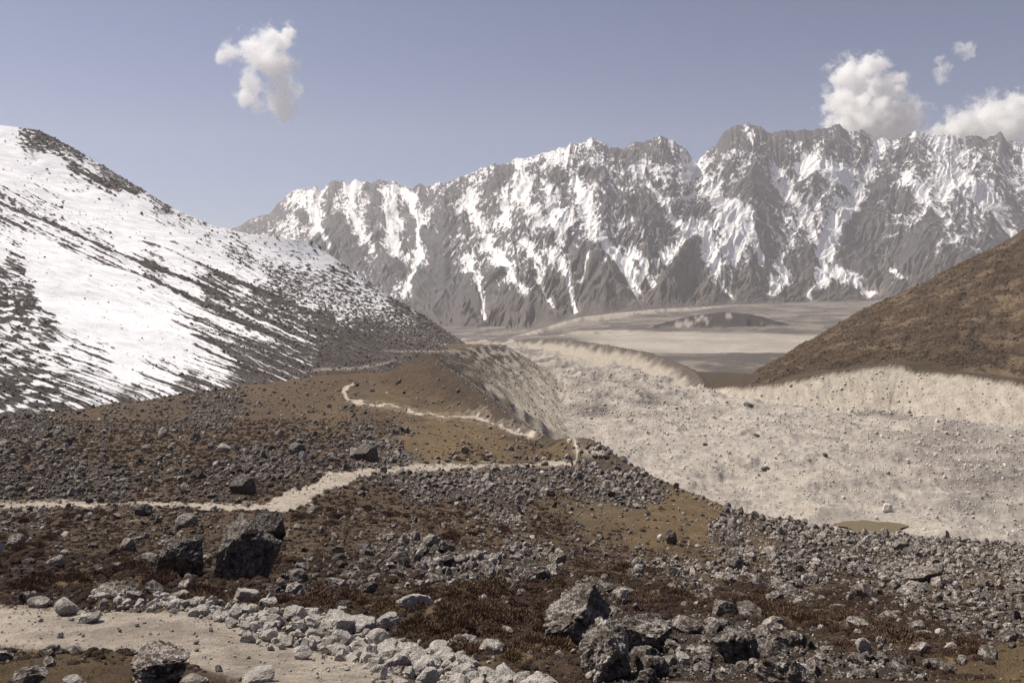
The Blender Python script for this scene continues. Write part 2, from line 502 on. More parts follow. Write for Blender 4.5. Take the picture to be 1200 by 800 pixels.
# the meltwater pond's hollow in the glacier
PU, PV, PD = 1022, 617, 424.0
px_, py_, pz_ = img(PU, PV, PD)
pond_r = ((X2 - px_) / 19) ** 2 + ((Y2 - py_) / 11) ** 2
pond_r = pond_r * (1 + .25 * nz)
Z = np.where(pond_r < 6, Z + (pz_ - .8 + 3.2 * np.clip(pond_r - .6, -1, 6) * .35 - Z) * sstep(6, 1.0, pond_r) * (src == 2), Z)

Vp = VH - FPX * Z / Y2                                            # image row of each vertex
# ---- what covers the slope: control points of rock / heath / grass
R, H_, G_ = (1, 0, 0), (0, 1, 0), (0, 0, 1)
RH, HG, RG = (.5, .5, 0), (0, .5, .5), (.5, 0, .5)
CL = [(200, 475, RH), (330, 450, HG), (400, 440, H_), (450, 470, G_), (250, 485, R), (100, 500, RH), (20, 510, RH), (300, 500, H_), (380, 500, HG), (150, 520, H_), (60, 540, RH), (200, 545, RH), (300, 540, R), (250, 520, H_), (400, 520, RH),
      (370, 545, RH), (430, 530, R), (460, 540, R), (500, 520, G_), (520, 512, G_), (560, 530, HG), (590, 520, G_), (620, 530, HG), (580, 505, G_), (470, 450, H_), (490, 430, H_), (430, 430, HG), (440, 490, RH), (420, 480, RG),
      (100, 570, R), (30, 575, RH), (200, 572, RH), (260, 575, RH), (100, 612, H_), (30, 615, RH), (200, 610, RH), (300, 612, H_), (0, 480, R),
      (50, 640, H_), (120, 650, H_), (20, 665, H_), (150, 680, HG), (250, 685, HG), (380, 605, H_), (450, 592, H_), (400, 640, H_), (350, 645, HG), (480, 572, R), (550, 570, R), (620, 568, R), (680, 562, R), (725, 572, R), (750, 580, R),
      (520, 605, H_), (600, 598, RH), (650, 612, H_), (560, 632, H_), (700, 605, G_), (760, 605, G_), (800, 595, G_), (825, 620, G_), (710, 630, HG), (755, 625, G_), (660, 595, HG),
      (430, 660, R), (500, 652, R), (560, 660, R), (620, 665, R), (350, 692, R), (450, 690, RH), (700, 660, H_), (760, 660, RH), (800, 640, HG), (850, 622, R), (900, 640, RG), (950, 640, R), (1000, 650, R), (1100, 650, R), (1180, 652, R),
      (870, 680, RH), (930, 690, RG), (1000, 680, RH), (1080, 690, RG), (1150, 680, RG), (1050, 720, RH), (1150, 720, R), (850, 708, H_), (910, 722, H_), (1000, 742, H_), (1085, 757, H_), (1130, 780, HG), (1180, 768, G_), (780, 712, H_),
      (520, 715, H_), (600, 725, H_), (660, 765, H_), (560, 765, HG), (700, 740, R), (760, 750, R), (830, 765, R), (900, 770, RH), (980, 772, R), (1050, 785, R), (860, 745, R), (350, 710, H_), (420, 714, H_), (60, 775, HG), (100, 800, HG),
      (700, 690, RH), (820, 690, RG), (1160, 745, R), (640, 690, H_), (20, 690, H_), (930, 665, RH)]
cu = np.where(src == 1, U2, 0); 
sl1 = (src == 1) & (Y2 < 1700)
cR, cH, cG = [np.zeros(near.shape, F32) for _ in range(3)]
r_ = controls([(a, b * 1.6, *c) for a, b, c in CL], U2[sl1] + 18 * nz[sl1], Vp[sl1] * 1.6 + 10 * nz[sl1], 26)
cR[sl1], cH[sl1], cG[sl1] = r_
mx = fbm(X2 / np.maximum(1.2, Y2 * .045), Y2 / np.maximum(1.5, Y2 * .12), 4, 55)
cR2 = cR + .55 * mx; cH2 = cH - .3 * mx + .35 * fbm(X2 / np.maximum(.8, Y2 * .03), Y2 / np.maximum(1.2, Y2 * .08), 3, 57); cG2 = cG - .25 * mx
ex_ = [np.exp(5 * q) for q in (cR2, cH2, cG2)]; sm_ = ex_[0] + ex_[1] + ex_[2]
wR, wH, wG = [q / sm_ for q in ex_]


def col(*c): return np.array(c, F32)


C_ROCK, C_HEATH, C_GRASS, C_OCH = col(.092, .069, .052), col(.112, .076, .049), col(.135, .100, .059), col(.165, .115, .063)
C_PATH, C_GLA, C_GDK, C_FACE, C_VEG = col(.455, .39, .315), col(.392, .350, .300), col(.17, .15, .135), col(.45, .395, .32), col(.078, .058, .040)
ov = sstep(-.3, .3, fbm(X2 / np.maximum(2, Y2 * .05), Y2 / np.maximum(3, Y2 * .15), 3, 91))[..., None]
alb = wR[..., None] * C_ROCK + wH[..., None] * C_HEATH + wG[..., None] * (C_GRASS * ov + C_OCH * (1 - ov))
brown = sstep(250, 420, Y2)[..., None]
alb = alb * (1 - brown) + brown * (alb * .6 + .4 * col(.085, .062, .042))
grit = .75 * wR + .6 * wH + .45 * wG
# left moraine, glacier side: rocky and dark near the top, pale scree below
side = ((src == 1) & ~ins)
f = sstep(14, 85, dl + 20 * nz + 44 * fbm(X2 / 14, Y2 / 40, 4, 76)) * np.where(Y2 > 650, 1.0, sstep(160, 330, 560 - np.abs(Y2 - 400) ) * .5 + .45)
bare = sstep(.0, .4, perlin(X2 / 9, Y2 / 30, 77) + .15) * sstep(600, 900, Y2)
f = np.where(Y2 < 240, np.maximum(f, sstep(1, 7, dl)), f)
f = np.clip(np.maximum(f, bare), 0, 1)[..., None]
alb = np.where(side[..., None], col(.095, .076, .060) * (1 - f) + f * C_FACE * .92, alb)
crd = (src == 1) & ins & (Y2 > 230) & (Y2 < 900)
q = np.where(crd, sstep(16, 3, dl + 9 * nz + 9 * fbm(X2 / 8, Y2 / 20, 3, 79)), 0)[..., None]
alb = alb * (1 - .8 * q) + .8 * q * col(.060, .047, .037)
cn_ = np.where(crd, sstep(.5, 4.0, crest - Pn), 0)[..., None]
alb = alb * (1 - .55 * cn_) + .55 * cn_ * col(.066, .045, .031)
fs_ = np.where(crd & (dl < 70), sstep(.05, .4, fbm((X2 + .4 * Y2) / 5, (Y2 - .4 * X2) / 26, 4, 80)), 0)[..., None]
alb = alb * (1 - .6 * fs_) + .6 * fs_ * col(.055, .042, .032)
knob = np.exp(-(((U2 - 694) / 16) ** 2 + ((Vp - 529) / 8) ** 2)) * (src == 1)
kf = np.clip(knob * 1.3 + .7 * nz2 - .25, 0, 1)[..., None]
alb = alb * (1 - kf) + kf * C_PATH * .85
# glacier debris
GD = [(1100, 520, .6), (1150, 560, .65), (1000, 480, .4), (950, 500, .1), (850, 520, 0), (700, 450, .6), (640, 430, .5), (760, 450, .65), (800, 460, .4), (680, 480, .3), (720, 500, .05), (900, 560, 0), (1050, 600, .0),
      (1180, 600, .25), (1180, 490, 0), (620, 460, .3), (600, 440, .4), (860, 470, .2), (930, 470, .4), (1180, 525, .6), (1000, 520, .25), (1090, 480, .15), (1060, 550, .35), (780, 540, 0), (850, 590, 0), (980, 590, .05), (1100, 640, 0)]
g2 = (src == 2)
dk = np.zeros(near.shape, F32); dk[g2] = controls(GD, U2[g2], Vp[g2], 45)
st = fbm(X2 / 60, Y2 / 25, 5, 95) * .9 + .5 * fbm(X2 / 8, Y2 / 8, 4, 96) + .35 * (hum2 - .6)
dk = np.clip(dk * 1.1 + st * .75 - .04 + sstep(600, 850, Y2) * 1.7 * (.58 - swl), 0, 1)[..., None]
alb = np.where(g2[..., None], C_GLA * (1 - dk) + dk * C_GDK, alb)
tanp = sstep(.15, .6, fbm(X2 / 50, Y2 / 50, 3, 97))[..., None]
alb = np.where(g2[..., None], alb * (1 - .35 * tanp) + .35 * tanp * col(.40, .32, .23), alb)
grit = np.where(g2, .42, grit)
# dark-crested moraine and the pale wall
q = sstep(4, 24, dm + 12 * nz + 16 * fbm(X2 / 16, Y2 / 40, 4, 64))[..., None] * np.where(ing, 1.0, .12)[..., None]
alb = np.where((src == 4)[..., None], col(.10, .082, .068) * (1 - q) + q * C_FACE * .78, alb)
fleck = np.maximum(sstep(.05, .4, fbm(X2 / 8, Y2 / 14, 5, 98, .65)), sstep(.1, .4, fbm(X2 / 4 + .4 * nz, Y2 / 40, 4, 94)) * .8)[..., None]
q = sstep(1, 7, dw + 5 * nz + 4 * nz2)[..., None] * np.where(ing, 1.0, 0)[..., None]
alb = np.where((src == 5)[..., None], C_VEG * (1 - q) + q * (C_FACE * (1 - .6 * fleck) + .6 * fleck * C_GLA * .62), alb)
grit = np.where((src == 4) | (src == 5), .45, grit)
# valley floor far below
vb = Vp + 2.0 * fbm(X2 / 200, Y2 / 500, 4, 100)
band = sstep(387, 391, vb - .02 * (U2 - 800)) * sstep(415, 412, vb - .03 * (U2 - 800)) * sstep(650, 720, U2 + 30 * fbm(X2 / 200, Y2 / 300, 3, 99))
pf = np.clip(.95 * band + .35 * fbm(X2 / 160, Y2 / 400, 4, 101), 0, 1)
pf = np.where(Y2 < 2250, 0, pf)
va = C_GDK * .58 + (C_GLA * .95 - C_GDK * .58) * pf[..., None]
vm = np.maximum(sstep(.0, .2, fbm(X2 / 240, Y2 / 330, 6, 103, .62)), sstep(.72, .8, ridged(X2 / 900 + .3 * nz, Y2 / 420 + .3 * fbm(X2 / 300, Y2 / 300, 3, 106), 3, 108)))[..., None] * .6
va = va * (1 - vm) + vm * col(.27, .24, .20)
alb = np.where((src == 3)[..., None], va, alb)
pt = sstep(.62, .8, ridged(X2 / 70 + .2 * nz, Y2 / 600, 3, 105) - .0035 * np.abs(dd - 70))[..., None]
alb = np.where((src == 6)[..., None], col(.048, .042, .040) * (1 - pt * .8) + pt * .8 * C_GLA, alb)
ft = sstep(-.25, .3, fbm(X2 / 60, Y2 / 300, 4, 107) + .2)[..., None]
alb = np.where(((src == 7) | (src == 8))[..., None], C_GDK * (1 - ft) + ft * C_FACE * .82, alb)
grit = np.where((src == 3) | (src >= 6), .3, grit)
# footpaths, with trodden dust along their edges
halo = np.zeros(near.shape, F32); hs_ = (Y2 < 420) & (src == 1)
halo[hs_] = np.maximum(pathmask(U2[hs_], vj[hs_] + 3.2), pathmask(U2[hs_], vj[hs_] - 3.2))
halo = (halo * np.clip(.55 + 1.3 * nz2, 0, 1))[..., None]
alb = alb * (1 - .5 * halo) + .5 * halo * C_PATH * .8
pm = sstep(.25, .75, path + .3 * nz3 * (Y2 < 40) + .5 * nz2 * (path > .02) * sstep(16, 40, Y2) + .2 * nz2)
alb = alb * (1 - pm[..., None]) + pm[..., None] * C_PATH * (1 + .12 * nz2 + .45 * fbm(X2 / 1.1, Y2 / .8, 4, 46))[..., None]
grit = grit * (1 - pm) + .5 * pm
far_track = np.exp(-(((Vp - 411.5) / 1.6) ** 2)) * sstep(445, 460, U2) * sstep(560, 535, U2) * (src == 1)
alb = alb * (1 - .6 * far_track[..., None]) + .6 * far_track[..., None] * C_PATH

GV = np.stack([X2, Y2, Z], -1).reshape(-1, 3)
GF = grid_faces(NR, NC)
fc = lambda a: a[:-1, :-1]
isp = fc(pm > .5) & (fc(src) == 1)
isg = ~isp & ((fc(src) == 2) | (fc(src) == 5) | (fc(src) == 4))
isv = ~isp & ~isg & (fc(src) != 1)
isl = ~(isp | isg | isv)
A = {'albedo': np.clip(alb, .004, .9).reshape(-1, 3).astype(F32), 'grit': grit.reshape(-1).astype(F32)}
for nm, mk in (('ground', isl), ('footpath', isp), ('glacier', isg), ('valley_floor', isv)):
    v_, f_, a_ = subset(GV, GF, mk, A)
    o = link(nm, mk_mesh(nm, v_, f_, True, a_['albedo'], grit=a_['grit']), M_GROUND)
    tag(o, kind='structure')
print('ground', round(time.time() - T0, 1))


def sample(A_, u, y):
    """bilinear lookup of a ground grid"""
    b = np.clip((u - Uc[0]) / (Uc[1] - Uc[0]), 0, NC - 1.001); j = b.astype(np.int32); fb = b - j
    i = np.clip(np.searchsorted(Yr, y) - 1, 0, NR - 2); fa = np.clip((y - Yr[i]) / (Yr[i + 1] - Yr[i]), 0, 1)
    return (A_[i, j] * (1 - fb) + A_[i, j + 1] * fb) * (1 - fa) + (A_[i + 1, j] * (1 - fb) + A_[i + 1, j + 1] * fb) * fa


def gz(x, y):
    return sample(Z, 600 + FPX * x / y, y)


# ------------------------------------------------------------------ snow mountain on the left
def lerp_rows(a, b, t): return a[None] * (1 - t) + b[None] * t


PAIRS = [  # crest x,y,z  |  foot x,y,z
 ((-1000, 100, 330), (-250, 100, -38)), ((-1040, 400, 345), (-226, 280, -52)), ((-1080, 800, 350), (-206, 450, -63)), ((-1100, 1200, 320), (-180, 720, -78)),
 (img(-40, 140, 1480), (-164, 950, -90)), (img(0, 147, 1500), (-156, 1080, -96)), (img(45, 153, 1540), (-150, 1180, -101)), (img(90, 176, 1590), (-145, 1280, -107)), (img(130, 200, 1640), (-142, 1370, -112)),
 (img(165, 222, 1690), (-140, 1440, -116)), (img(185, 236, 1720), (-138, 1500, -120)), (img(250, 265, 1800), (-134, 1640, -132)), (img(290, 274, 1870), (-132, 1750, -140)), (img(330, 279, 1930), (-130, 1830, -146)), (img(362, 282, 1980), (-128, 1900, -151)),
 (img(385, 297, 2010), (-127, 1960, -155)), (img(410, 315, 2040), (-126, 2020, -160)), (img(440, 336, 2080), (-126, 2080, -166)), (img(475, 357, 2130), (-126, 2150, -172)), (img(505, 377, 2180), (-127, 2200, -178)), (img(530, 396, 2230), (-128, 2250, -184)), (img(546, 409, 2270), (-125, 2290, -192)),
]
NS, NTT = 1300, 430
cs = np.array([p[0] for p in PAIRS]); fs = np.array([p[1] for p in PAIRS])
# spacing along the foot chosen by the image column of the slope's middle
mid = (cs + fs) / 2
par = np.concatenate([[0], np.cumsum(np.hypot(*np.diff(np.stack([600 + FPX * mid[:, 0] / np.maximum(mid[:, 1], 150), mid[:, 1] * .15], -1), axis=0).T))])
ss = np.linspace(0, par[-1], NS)
cr = np.stack([np.interp(ss, par, cs[:, k]) for k in range(3)], -1)
ft_ = np.stack([np.interp(ss, par, fs[:, k]) for k in range(3)], -1)
tt = np.concatenate([np.linspace(-.10, 1, NTT), np.linspace(1.02, 1.5, 14)])
t2 = tt[:, None]
SX = ft_[None, :, 0] + (cr[None, :, 0] - ft_[None, :, 0]) * t2
SY = ft_[None, :, 1] + (cr[None, :, 1] - ft_[None, :, 1]) * t2
tz = np.clip(t2, -.2, 1)
conc = tz + .34 * tz * (tz - 1) * np.ones_like(SX)
SZ = ft_[None, :, 2] + (cr[None, :, 2] - ft_[None, :, 2]) * conc - np.clip(t2 - 1, 0, 1) * 260
su_, sv_ = pix(SX, np.maximum(SY, 30), SZ); t2_s = t2 + 0 * SX
w = sstep(-.05, .12, t2) * (sstep(1.03, .93, t2) * .85 + .15)
along = np.broadcast_to(np.concatenate([[0], np.cumsum(np.hypot(*np.diff(ft_[:, :2], axis=0).T))])[None], SX.shape)
down = np.hypot(SX - ft_[None, :, 0], SY - ft_[None, :, 1])
crn = fbm(SX / 140, SY / 140, 5, 201) * 9
SZ = SZ + w * (crn + 2.2 * fbm(SX / 22, SY / 22, 4, 203)) + w * 1.5 * ridged(along / 22 + .05 * crn, down / 260, 3, 205)
SD = [(0, 160, .1), (20, 205, .02), (45, 160, .65), (65, 162, .65), (90, 178, .55), (130, 205, .6), (165, 217, .65), (110, 192, .4), (60, 200, .1), (100, 240, .02), (215, 250, .35), (250, 278, .3), (160, 240, .05), (190, 236, .5),
      (0, 237, .45), (60, 262, .42), (120, 291, .42), (180, 312, .5), (250, 337, .6), (320, 357, .62), (380, 377, .66), (430, 397, .74), (450, 410, .86), (500, 405, .82), (420, 415, .86), (30, 245, .4), (90, 280, .4),
      (150, 275, .05), (200, 290, .08), (250, 302, .12), (300, 312, .35), (330, 327, .5), (275, 290, .4), (290, 298, .45), (360, 332, .5), (400, 342, .5), (430, 352, .5), (470, 372, .58), (500, 390, .66), (530, 402, .9), (340, 300, .35), (380, 300, .2), (420, 325, .3), (350, 288, .3),
      (370, 347, .42), (400, 357, .45), (330, 285, .25), (300, 280, .1), (410, 330, .55), (440, 345, .35), (480, 365, .5), (210, 288, .15), (390, 325, .5),
      (50, 290, .02), (100, 320, .04), (150, 340, .12), (200, 360, .17), (100, 380, .04), (150, 400, .12), (200, 400, .25), (250, 400, .42), (300, 410, .55), (350, 415, .62), (250, 380, .4), (300, 385, .5), (350, 393, .56), (200, 430, .35), (150, 435, .2), (120, 445, .4),
      (250, 430, .45), (300, 430, .6), (220, 345, .25), (60, 330, .02), (100, 350, .04), (170, 370, .12), (270, 355, .45), (310, 370, .5), (100, 300, .15), (160, 325, .25),
      (0, 320, .6), (15, 310, .5), (0, 350, .65), (30, 350, .62), (50, 385, .55), (0, 390, .5), (30, 410, .45), (60, 430, .5), (100, 430, .45), (85, 402, .38), (0, 440, .66), (30, 460, .62), (60, 470, .58), (130, 458, .45), (0, 470, .6), (60, 345, .15), (75, 370, .2), (180, 450, .42), (0, 300, .15), (20, 490, .72), (100, 470, .55), (70, 320, .0), (300, 440, .75), (400, 425, .95), (150, 465, .55), (220, 452, .6)]
dkn = controls(SD, su_, sv_, 24)
sk = along + .20 * down
strk = .7 * fbm(sk / 12 + .25 * fbm(along / 80, down / 160, 2, 211), down / 520, 6, 213, .74) + .4 * fbm(sk / 5, down / 260, 4, 214, .7)
blob = fbm(SX / 8, SY / 11, 5, 215, .66)
iso = sstep(120, 30, su_) * sstep(300, 330, sv_) + sstep(1.0, .6, 0 * su_ + 1) * 0
iso = np.maximum(iso, sstep(.80, .95, t2) * np.ones_like(SX))
right = sstep(270, 340, su_) * sstep(385, 350, sv_ - .25 * (su_ - 300)) * .9
pat = strk * (1 - np.maximum(iso, right)) + blob * np.maximum(iso, right)
fin = fbm(sk / 3.2 + .3 * blob, down / 60, 4, 219, .65)
snow = .5 + (pat * 1.15 + .34 * fin - (dkn - .47) * 1.0) * .9
trk = np.exp(-((sv_ - np.interp(su_, [340, 380, 420, 455, 470], [437, 433, 431, 425, 418]) + 1.2 * fin) / 1.6) ** 2) * sstep(350, 375, su_) * sstep(470, 452, su_)
trk = np.maximum(trk, np.exp(-((sv_ - 411.5 + .8 * fin) / 1.3) ** 2) * sstep(440, 465, su_) * sstep(560, 540, su_))
for ln_, wd_, st2 in (([(-60, 215), (0, 237), (60, 262), (120, 291), (180, 313), (250, 340), (330, 372), (430, 404)], 1.5, .55), ([(-40, 240), (0, 255), (80, 290), (170, 328), (260, 366), (350, 402)], 1.2, .34), ([(30, 262), (110, 298), (200, 338), (300, 384), (360, 412)], 1.0, .34),
                      ([(150, 280), (200, 296), (250, 318), (310, 344), (380, 372)], 2.2, .40), ([(160, 335), (230, 372), (300, 405), (330, 418)], 1.1, .34), ([(200, 375), (250, 398), (320, 426)], 1.6, .42), ([(120, 320), (200, 362), (280, 400), (310, 416)], .9, .28), ([(225, 395), (260, 410), (300, 430)], 2.0, .45), ([(240, 345), (300, 372), (370, 400), (410, 416)], 1.3, .38), ([(45, 156), (70, 163), (95, 180)], 3.0, .4), ([(80, 195), (120, 215), (160, 226)], 2.2, .3), ([(200, 282), (218, 290), (240, 306)], 2.0, .4)):
    sel = (su_ > ln_[0][0] - 8) & (su_ < ln_[-1][0] + 8) & (np.abs(sv_ - np.interp(su_, [q[0] for q in ln_], [q[1] for q in ln_])) < 14)
    d_, _, _ = polydist(su_[sel], sv_[sel] + 1.5 * fin[sel] + 1.2 * blob[sel], ln_, False)
    snow[sel] -= st2 * np.exp(-(d_ / wd_) ** 2) * np.clip(.8 + 1.6 * strk[sel] + .8 * blob[sel], .15, 1.5)
snow = snow - trk * .6
SZ = SZ + np.clip(.5 - snow, 0, .6) * 1.6 * sstep(.02, .1, t2)
rk = col(.060, .050, .044); rk2 = col(.095, .078, .065)
mxr = sstep(-.3, .3, fbm(SX / 40, SY / 40, 4, 217))[..., None]
alb_s = (rk * (1 - mxr) + rk2 * mxr) * np.clip(1 + 1.5 * strk + 1.2 * fin, .5, 2.0)[..., None]
alb_s = alb_s * (1 - .85 * trk[..., None]) + .85 * trk[..., None] * col(.36, .30, .235)
SV = np.stack([SX, SY, SZ], -1).reshape(-1, 3)
M_SNOW = mat_snow('snow_on_scree', .35, None, None, snow=(.88, .865, .86, 1), amp=.36, soft=.06, bumpd=.8)
o = link('mountain', mk_mesh('mountain', SV, grid_faces(*SX.shape).reshape(-1, 4), True, alb_s, snow=snow), M_SNOW)
tag(o, kind='structure')
print('snow mountain', round(time.time() - T0, 1))

# ------------------------------------------------------------------ brown hill on the right
HP = [((835, 452, 1500), (835, 458, 1300)), ((868, 447, 1480), (868, 452, 1100)), ((895, 428, 1470), (905, 448, 915)), ((925, 411, 1460), (960, 436, 895)), ((955, 394, 1450), (1000, 432, 880)), ((1000, 368, 1440), (1040, 428, 868)), ((1045, 346, 1430), (1075, 431, 855)),
      ((1085, 328, 1420), (1100, 434, 835)), ((1120, 310, 1410), (1130, 437, 818)), ((1150, 296, 1400), (1160, 441, 795)), ((1200, 274, 1390), (1200, 446, 772)), ((1260, 246, 1380), (1280, 452, 735)), ((1400, 190, 1350), (1400, 462, 690)), ((1750, 100, 1300), (1700, 484, 630))]
hc = np.array([img(*a) for a, b in HP]); hf = np.array([img(*b) for a, b in HP])
par = np.array([a[0] for a, b in HP], float)
ss = np.linspace(par[0], par[-1], 900)
cr = np.stack([np.interp(ss, par, hc[:, k]) for k in range(3)], -1); ft_ = np.stack([np.interp(ss, par, hf[:, k]) for k in range(3)], -1)
tt = np.concatenate([np.linspace(-.015, 1, 330), np.linspace(1.02, 1.6, 16)]); t2 = tt[:, None]
HX = ft_[None, :, 0] + (cr[None, :, 0] - ft_[None, :, 0]) * t2
HY = ft_[None, :, 1] + (cr[None, :, 1] - ft_[None, :, 1]) * t2
tz = np.clip(t2, -.2, 1); cv = tz - .12 * tz * (tz - 1)
HZ = ft_[None, :, 2] + (cr[None, :, 2] - ft_[None, :, 2]) * cv - np.clip(t2 - 1, 0, 1) * 240 - 1.0
HZ = HZ - np.clip(-t2, 0, 1) * 900
hu, hv = pix(HX, HY, HZ)
w = sstep(-.0, .1, t2) * (sstep(1.02, .9, t2) * .8 + .2)
t2_h = t2 + 0 * HX
dg = (HX * .55 + HY * .83)                                         # along the slanting ribs
dc = (HX * .83 - HY * .55)
rib = fbm(dc / 55 + .3 * fbm(HX / 120, HY / 120, 2, 301), dg / 330, 5, 303, .55)
loc = fbm(HX / 28, HY / 40, 5, 305, .6)
HZ = HZ + w * (rib * 14 + loc * 7 + 5 * fbm(HX / 150, HY / 150, 3, 307))
st_ = fbm(t2 * 22 + 1.2 * loc + 0 * HX, ss[None] / 55 + 2.2 * t2, 6, 313, .7)
rocky = sstep(.0, .12, st_ * .9 + loc * .6 + rib * .3 - .02)[..., None]
och = sstep(-.15, .4, fbm(HX / 45, HY / 70, 4, 309) - .3 * rib)[..., None]
ah = col(.070, .048, .033) * (1 - och) + och * col(.145, .106, .068)
ah = ah * (1 - .9 * rocky) + .9 * rocky * col(.046, .035, .029)
o = link('hill', mk_mesh('hill', np.stack([HX, HY, HZ], -1).reshape(-1, 3), grid_faces(*HX.shape).reshape(-1, 4), True, np.clip(ah, .01, .9), grit=np.full(HX.size, .7)), M_GROUND)
tag(o, kind='structure')
# a further shoulder of the same hill
ss = np.linspace(1080, 1600, 260)
cv_ = np.interp(ss, [1080, 1120, 1150, 1175, 1200, 1250, 1600], [335, 314, 296, 283, 269, 240, 120])
y_ = 1750.0
t2 = np.linspace(0, 1, 60)[:, None]
BX = (ss[None] - 600) / FPX * (y_ - 260 * (1 - t2)); BY = np.full_like(BX, 1) * (y_ - 260 * (1 - t2))
zc_ = -(cv_ - VH) / FPX * y_
BZ = zc_[None] - (1 - t2) * 190 + 5 * fbm(BX / 30, BY / 30, 4, 311)
o = link('hill', mk_mesh('hill', np.stack([BX, BY, BZ], -1).reshape(-1, 3), grid_faces(*BX.shape).reshape(-1, 4), True, np.broadcast_to(col(.085, .068, .055), BX.shape + (3,)), grit=np.full(BX.size, .7)), M_GROUND)
tag(o, kind='structure')
print('hill', round(time.time() - T0, 1))

# ------------------------------------------------------------------ the far range
SKY = [(-300, 330), (100, 320), (200, 300), (262, 270), (278, 266), (294, 256), (316, 251), (324, 240), (333, 233), (344, 223), (352, 221), (362, 223), (371, 218), (376, 224), (384, 216), (393, 210), (398, 214), (403, 211), (410, 217), (417, 209), (423, 215), (429, 212), (436, 216), (444, 210), (453, 213), (462, 212), (470, 217), (476, 219),
       (483, 222), (488, 217), (493, 215), (500, 219), (508, 217), (515, 212), (522, 215), (530, 211), (540, 207), (552, 203), (564, 197), (572, 195), (580, 191), (587, 194), (594, 192), (607, 185), (614, 187), (620, 185), (633, 180), (645, 178), (656, 173), (664, 172), (669, 167), (673, 170), (677, 169), (685, 166), (694, 161), (700, 165), (707, 167),
       (714, 172), (722, 173), (731, 176), (736, 170), (741, 167), (750, 167), (761, 164), (768, 161), (776, 160), (783, 164), (789, 164), (796, 170), (803, 173), (808, 182), (813, 187), (817, 192), (822, 184), (827, 179), (833, 173), (838, 171), (847, 156), (855, 150), (863, 147), (870, 147), (877, 144), (884, 148), (891, 149), (898, 154), (904, 156),
       (911, 155), (919, 152), (930, 154), (942, 152), (950, 154), (956, 152), (962, 151), (969, 151), (976, 148), (983, 145), (988, 150), (993, 155), (1002, 153), (1011, 153), (1019, 158), (1027, 164), (1035, 161), (1046, 165), (1057, 161), (1065, 157), (1074, 153), (1083, 156), (1092, 158), (1108, 157), (1124, 160), (1136, 159), (1148, 160), (1156, 163), (1162, 159), (1167, 158), (1172, 154), (1176, 160), (1180, 166), (1190, 166),
       (1200, 168), (1240, 160), (1300, 180), (1400, 170), (1700, 210)]
BASEV = [(-300, 395), (200, 400), (540, 399), (580, 394), (620, 384), (650, 376), (700, 366), (760, 360), (850, 357), (920, 355), (1000, 352), (1200, 348), (1700, 345)]
BASEY = [(-300, 5600), (300, 5600), (540, 5300), (620, 5000), (700, 5200), (760, 5500), (850, 6200), (920, 6700), (1000, 7000), (1300, 7000), (1700, 6800)]
CRY = [(-300, 9500), (280, 9800), (470, 9200), (520, 8300), (620, 8200), (800, 8500), (815, 8800), (850, 9000), (1000, 9200), (1200, 9400), (1700, 9400)]
RU = np.linspace(215, 1460, 1560); NTR = 500
tt = np.concatenate([np.linspace(-.06, 1, NTR), np.linspace(1.02, 1.45, 16)]); t2 = tt[:, None]
ipl = lambda L_: np.interp(RU, [a for a, _ in L_], [b for _, b in L_])
jag = 1.5 * perlin(RU / 5.3, RU * 0 + 3.3, 7) + .8 * perlin(RU / 2.1, RU * 0 + 9.1, 8)
yb, yc = ipl(BASEY), ipl(CRY)
zb = -(ipl(BASEV) - VH) / FPX * yb; zc = -(ipl(SKY) + jag - VH) / FPX * yc
YY = yb[None] + (yc - yb)[None] * t2
tcl = np.clip(t2, -.2, 1)
gcv = np.where(tcl < 0, tcl * .2, np.clip(tcl, 0, 1) ** 1.28)
# crest detail is local to the top: lower slopes follow a smoothed crest
ker = np.exp(-np.linspace(-2.2, 2.2, 121) ** 2); ker /= ker.sum()
zs = np.convolve(np.pad(zc, 60, mode='edge'), ker, 'valid')
blend = sstep(.55, 1.0, tcl)
drift = np.clip(1 - t2, 0, 1) * (150 * fbm(RU[None] / 70 + 0 * t2, t2 * 3.0 + 0 * RU[None], 3, 399) + 60 * perlin(RU[None] / 30 + 0 * t2, t2 * 6 + 0 * RU[None], 398))
zcd = np.interp((RU[None] + drift).ravel(), RU, zc).reshape(drift.shape)
blend = sstep(.68, 1.0, tcl + .10 * perlin(RU[None] / 22 + 0 * t2, t2 * 4 + 0 * RU[None], 397) * np.clip((1 - tcl) * 8, 0, 1))
ZZ = zb[None] + ((zs[None] * (1 - blend) + zcd * blend) - zb[None]) * gcv - np.clip(t2 - 1, 0, 1) * 1500
XX = (RU[None] - 600) / FPX * YY
ru, rv = pix(XX, YY, ZZ)
LX = np.broadcast_to((RU[None] - 600) / FPX * 7600, XX.shape).astype(F32)      # metres along the range
LT = ((1 - t2) * 3300 * np.ones_like(LX)).astype(F32)                            # metres down the face
fade = sstep(1.02, .86, t2) * sstep(-.05, .12, t2)
warp = 300 * fbm(LX / 1300, LT / 1300, 4, 401)
spur = ridged((LX + warp) / 950, LT / 3800, 2, 403) - .6 + .45 * (ridged((LX - warp * 1.3 + .25 * LT) / 430, LT / 1500, 3, 404) - .6)
Hs = 170 * spur * fade * sstep(.0, .5, 1 - t2 * .75)
hz = ZZ + Hs
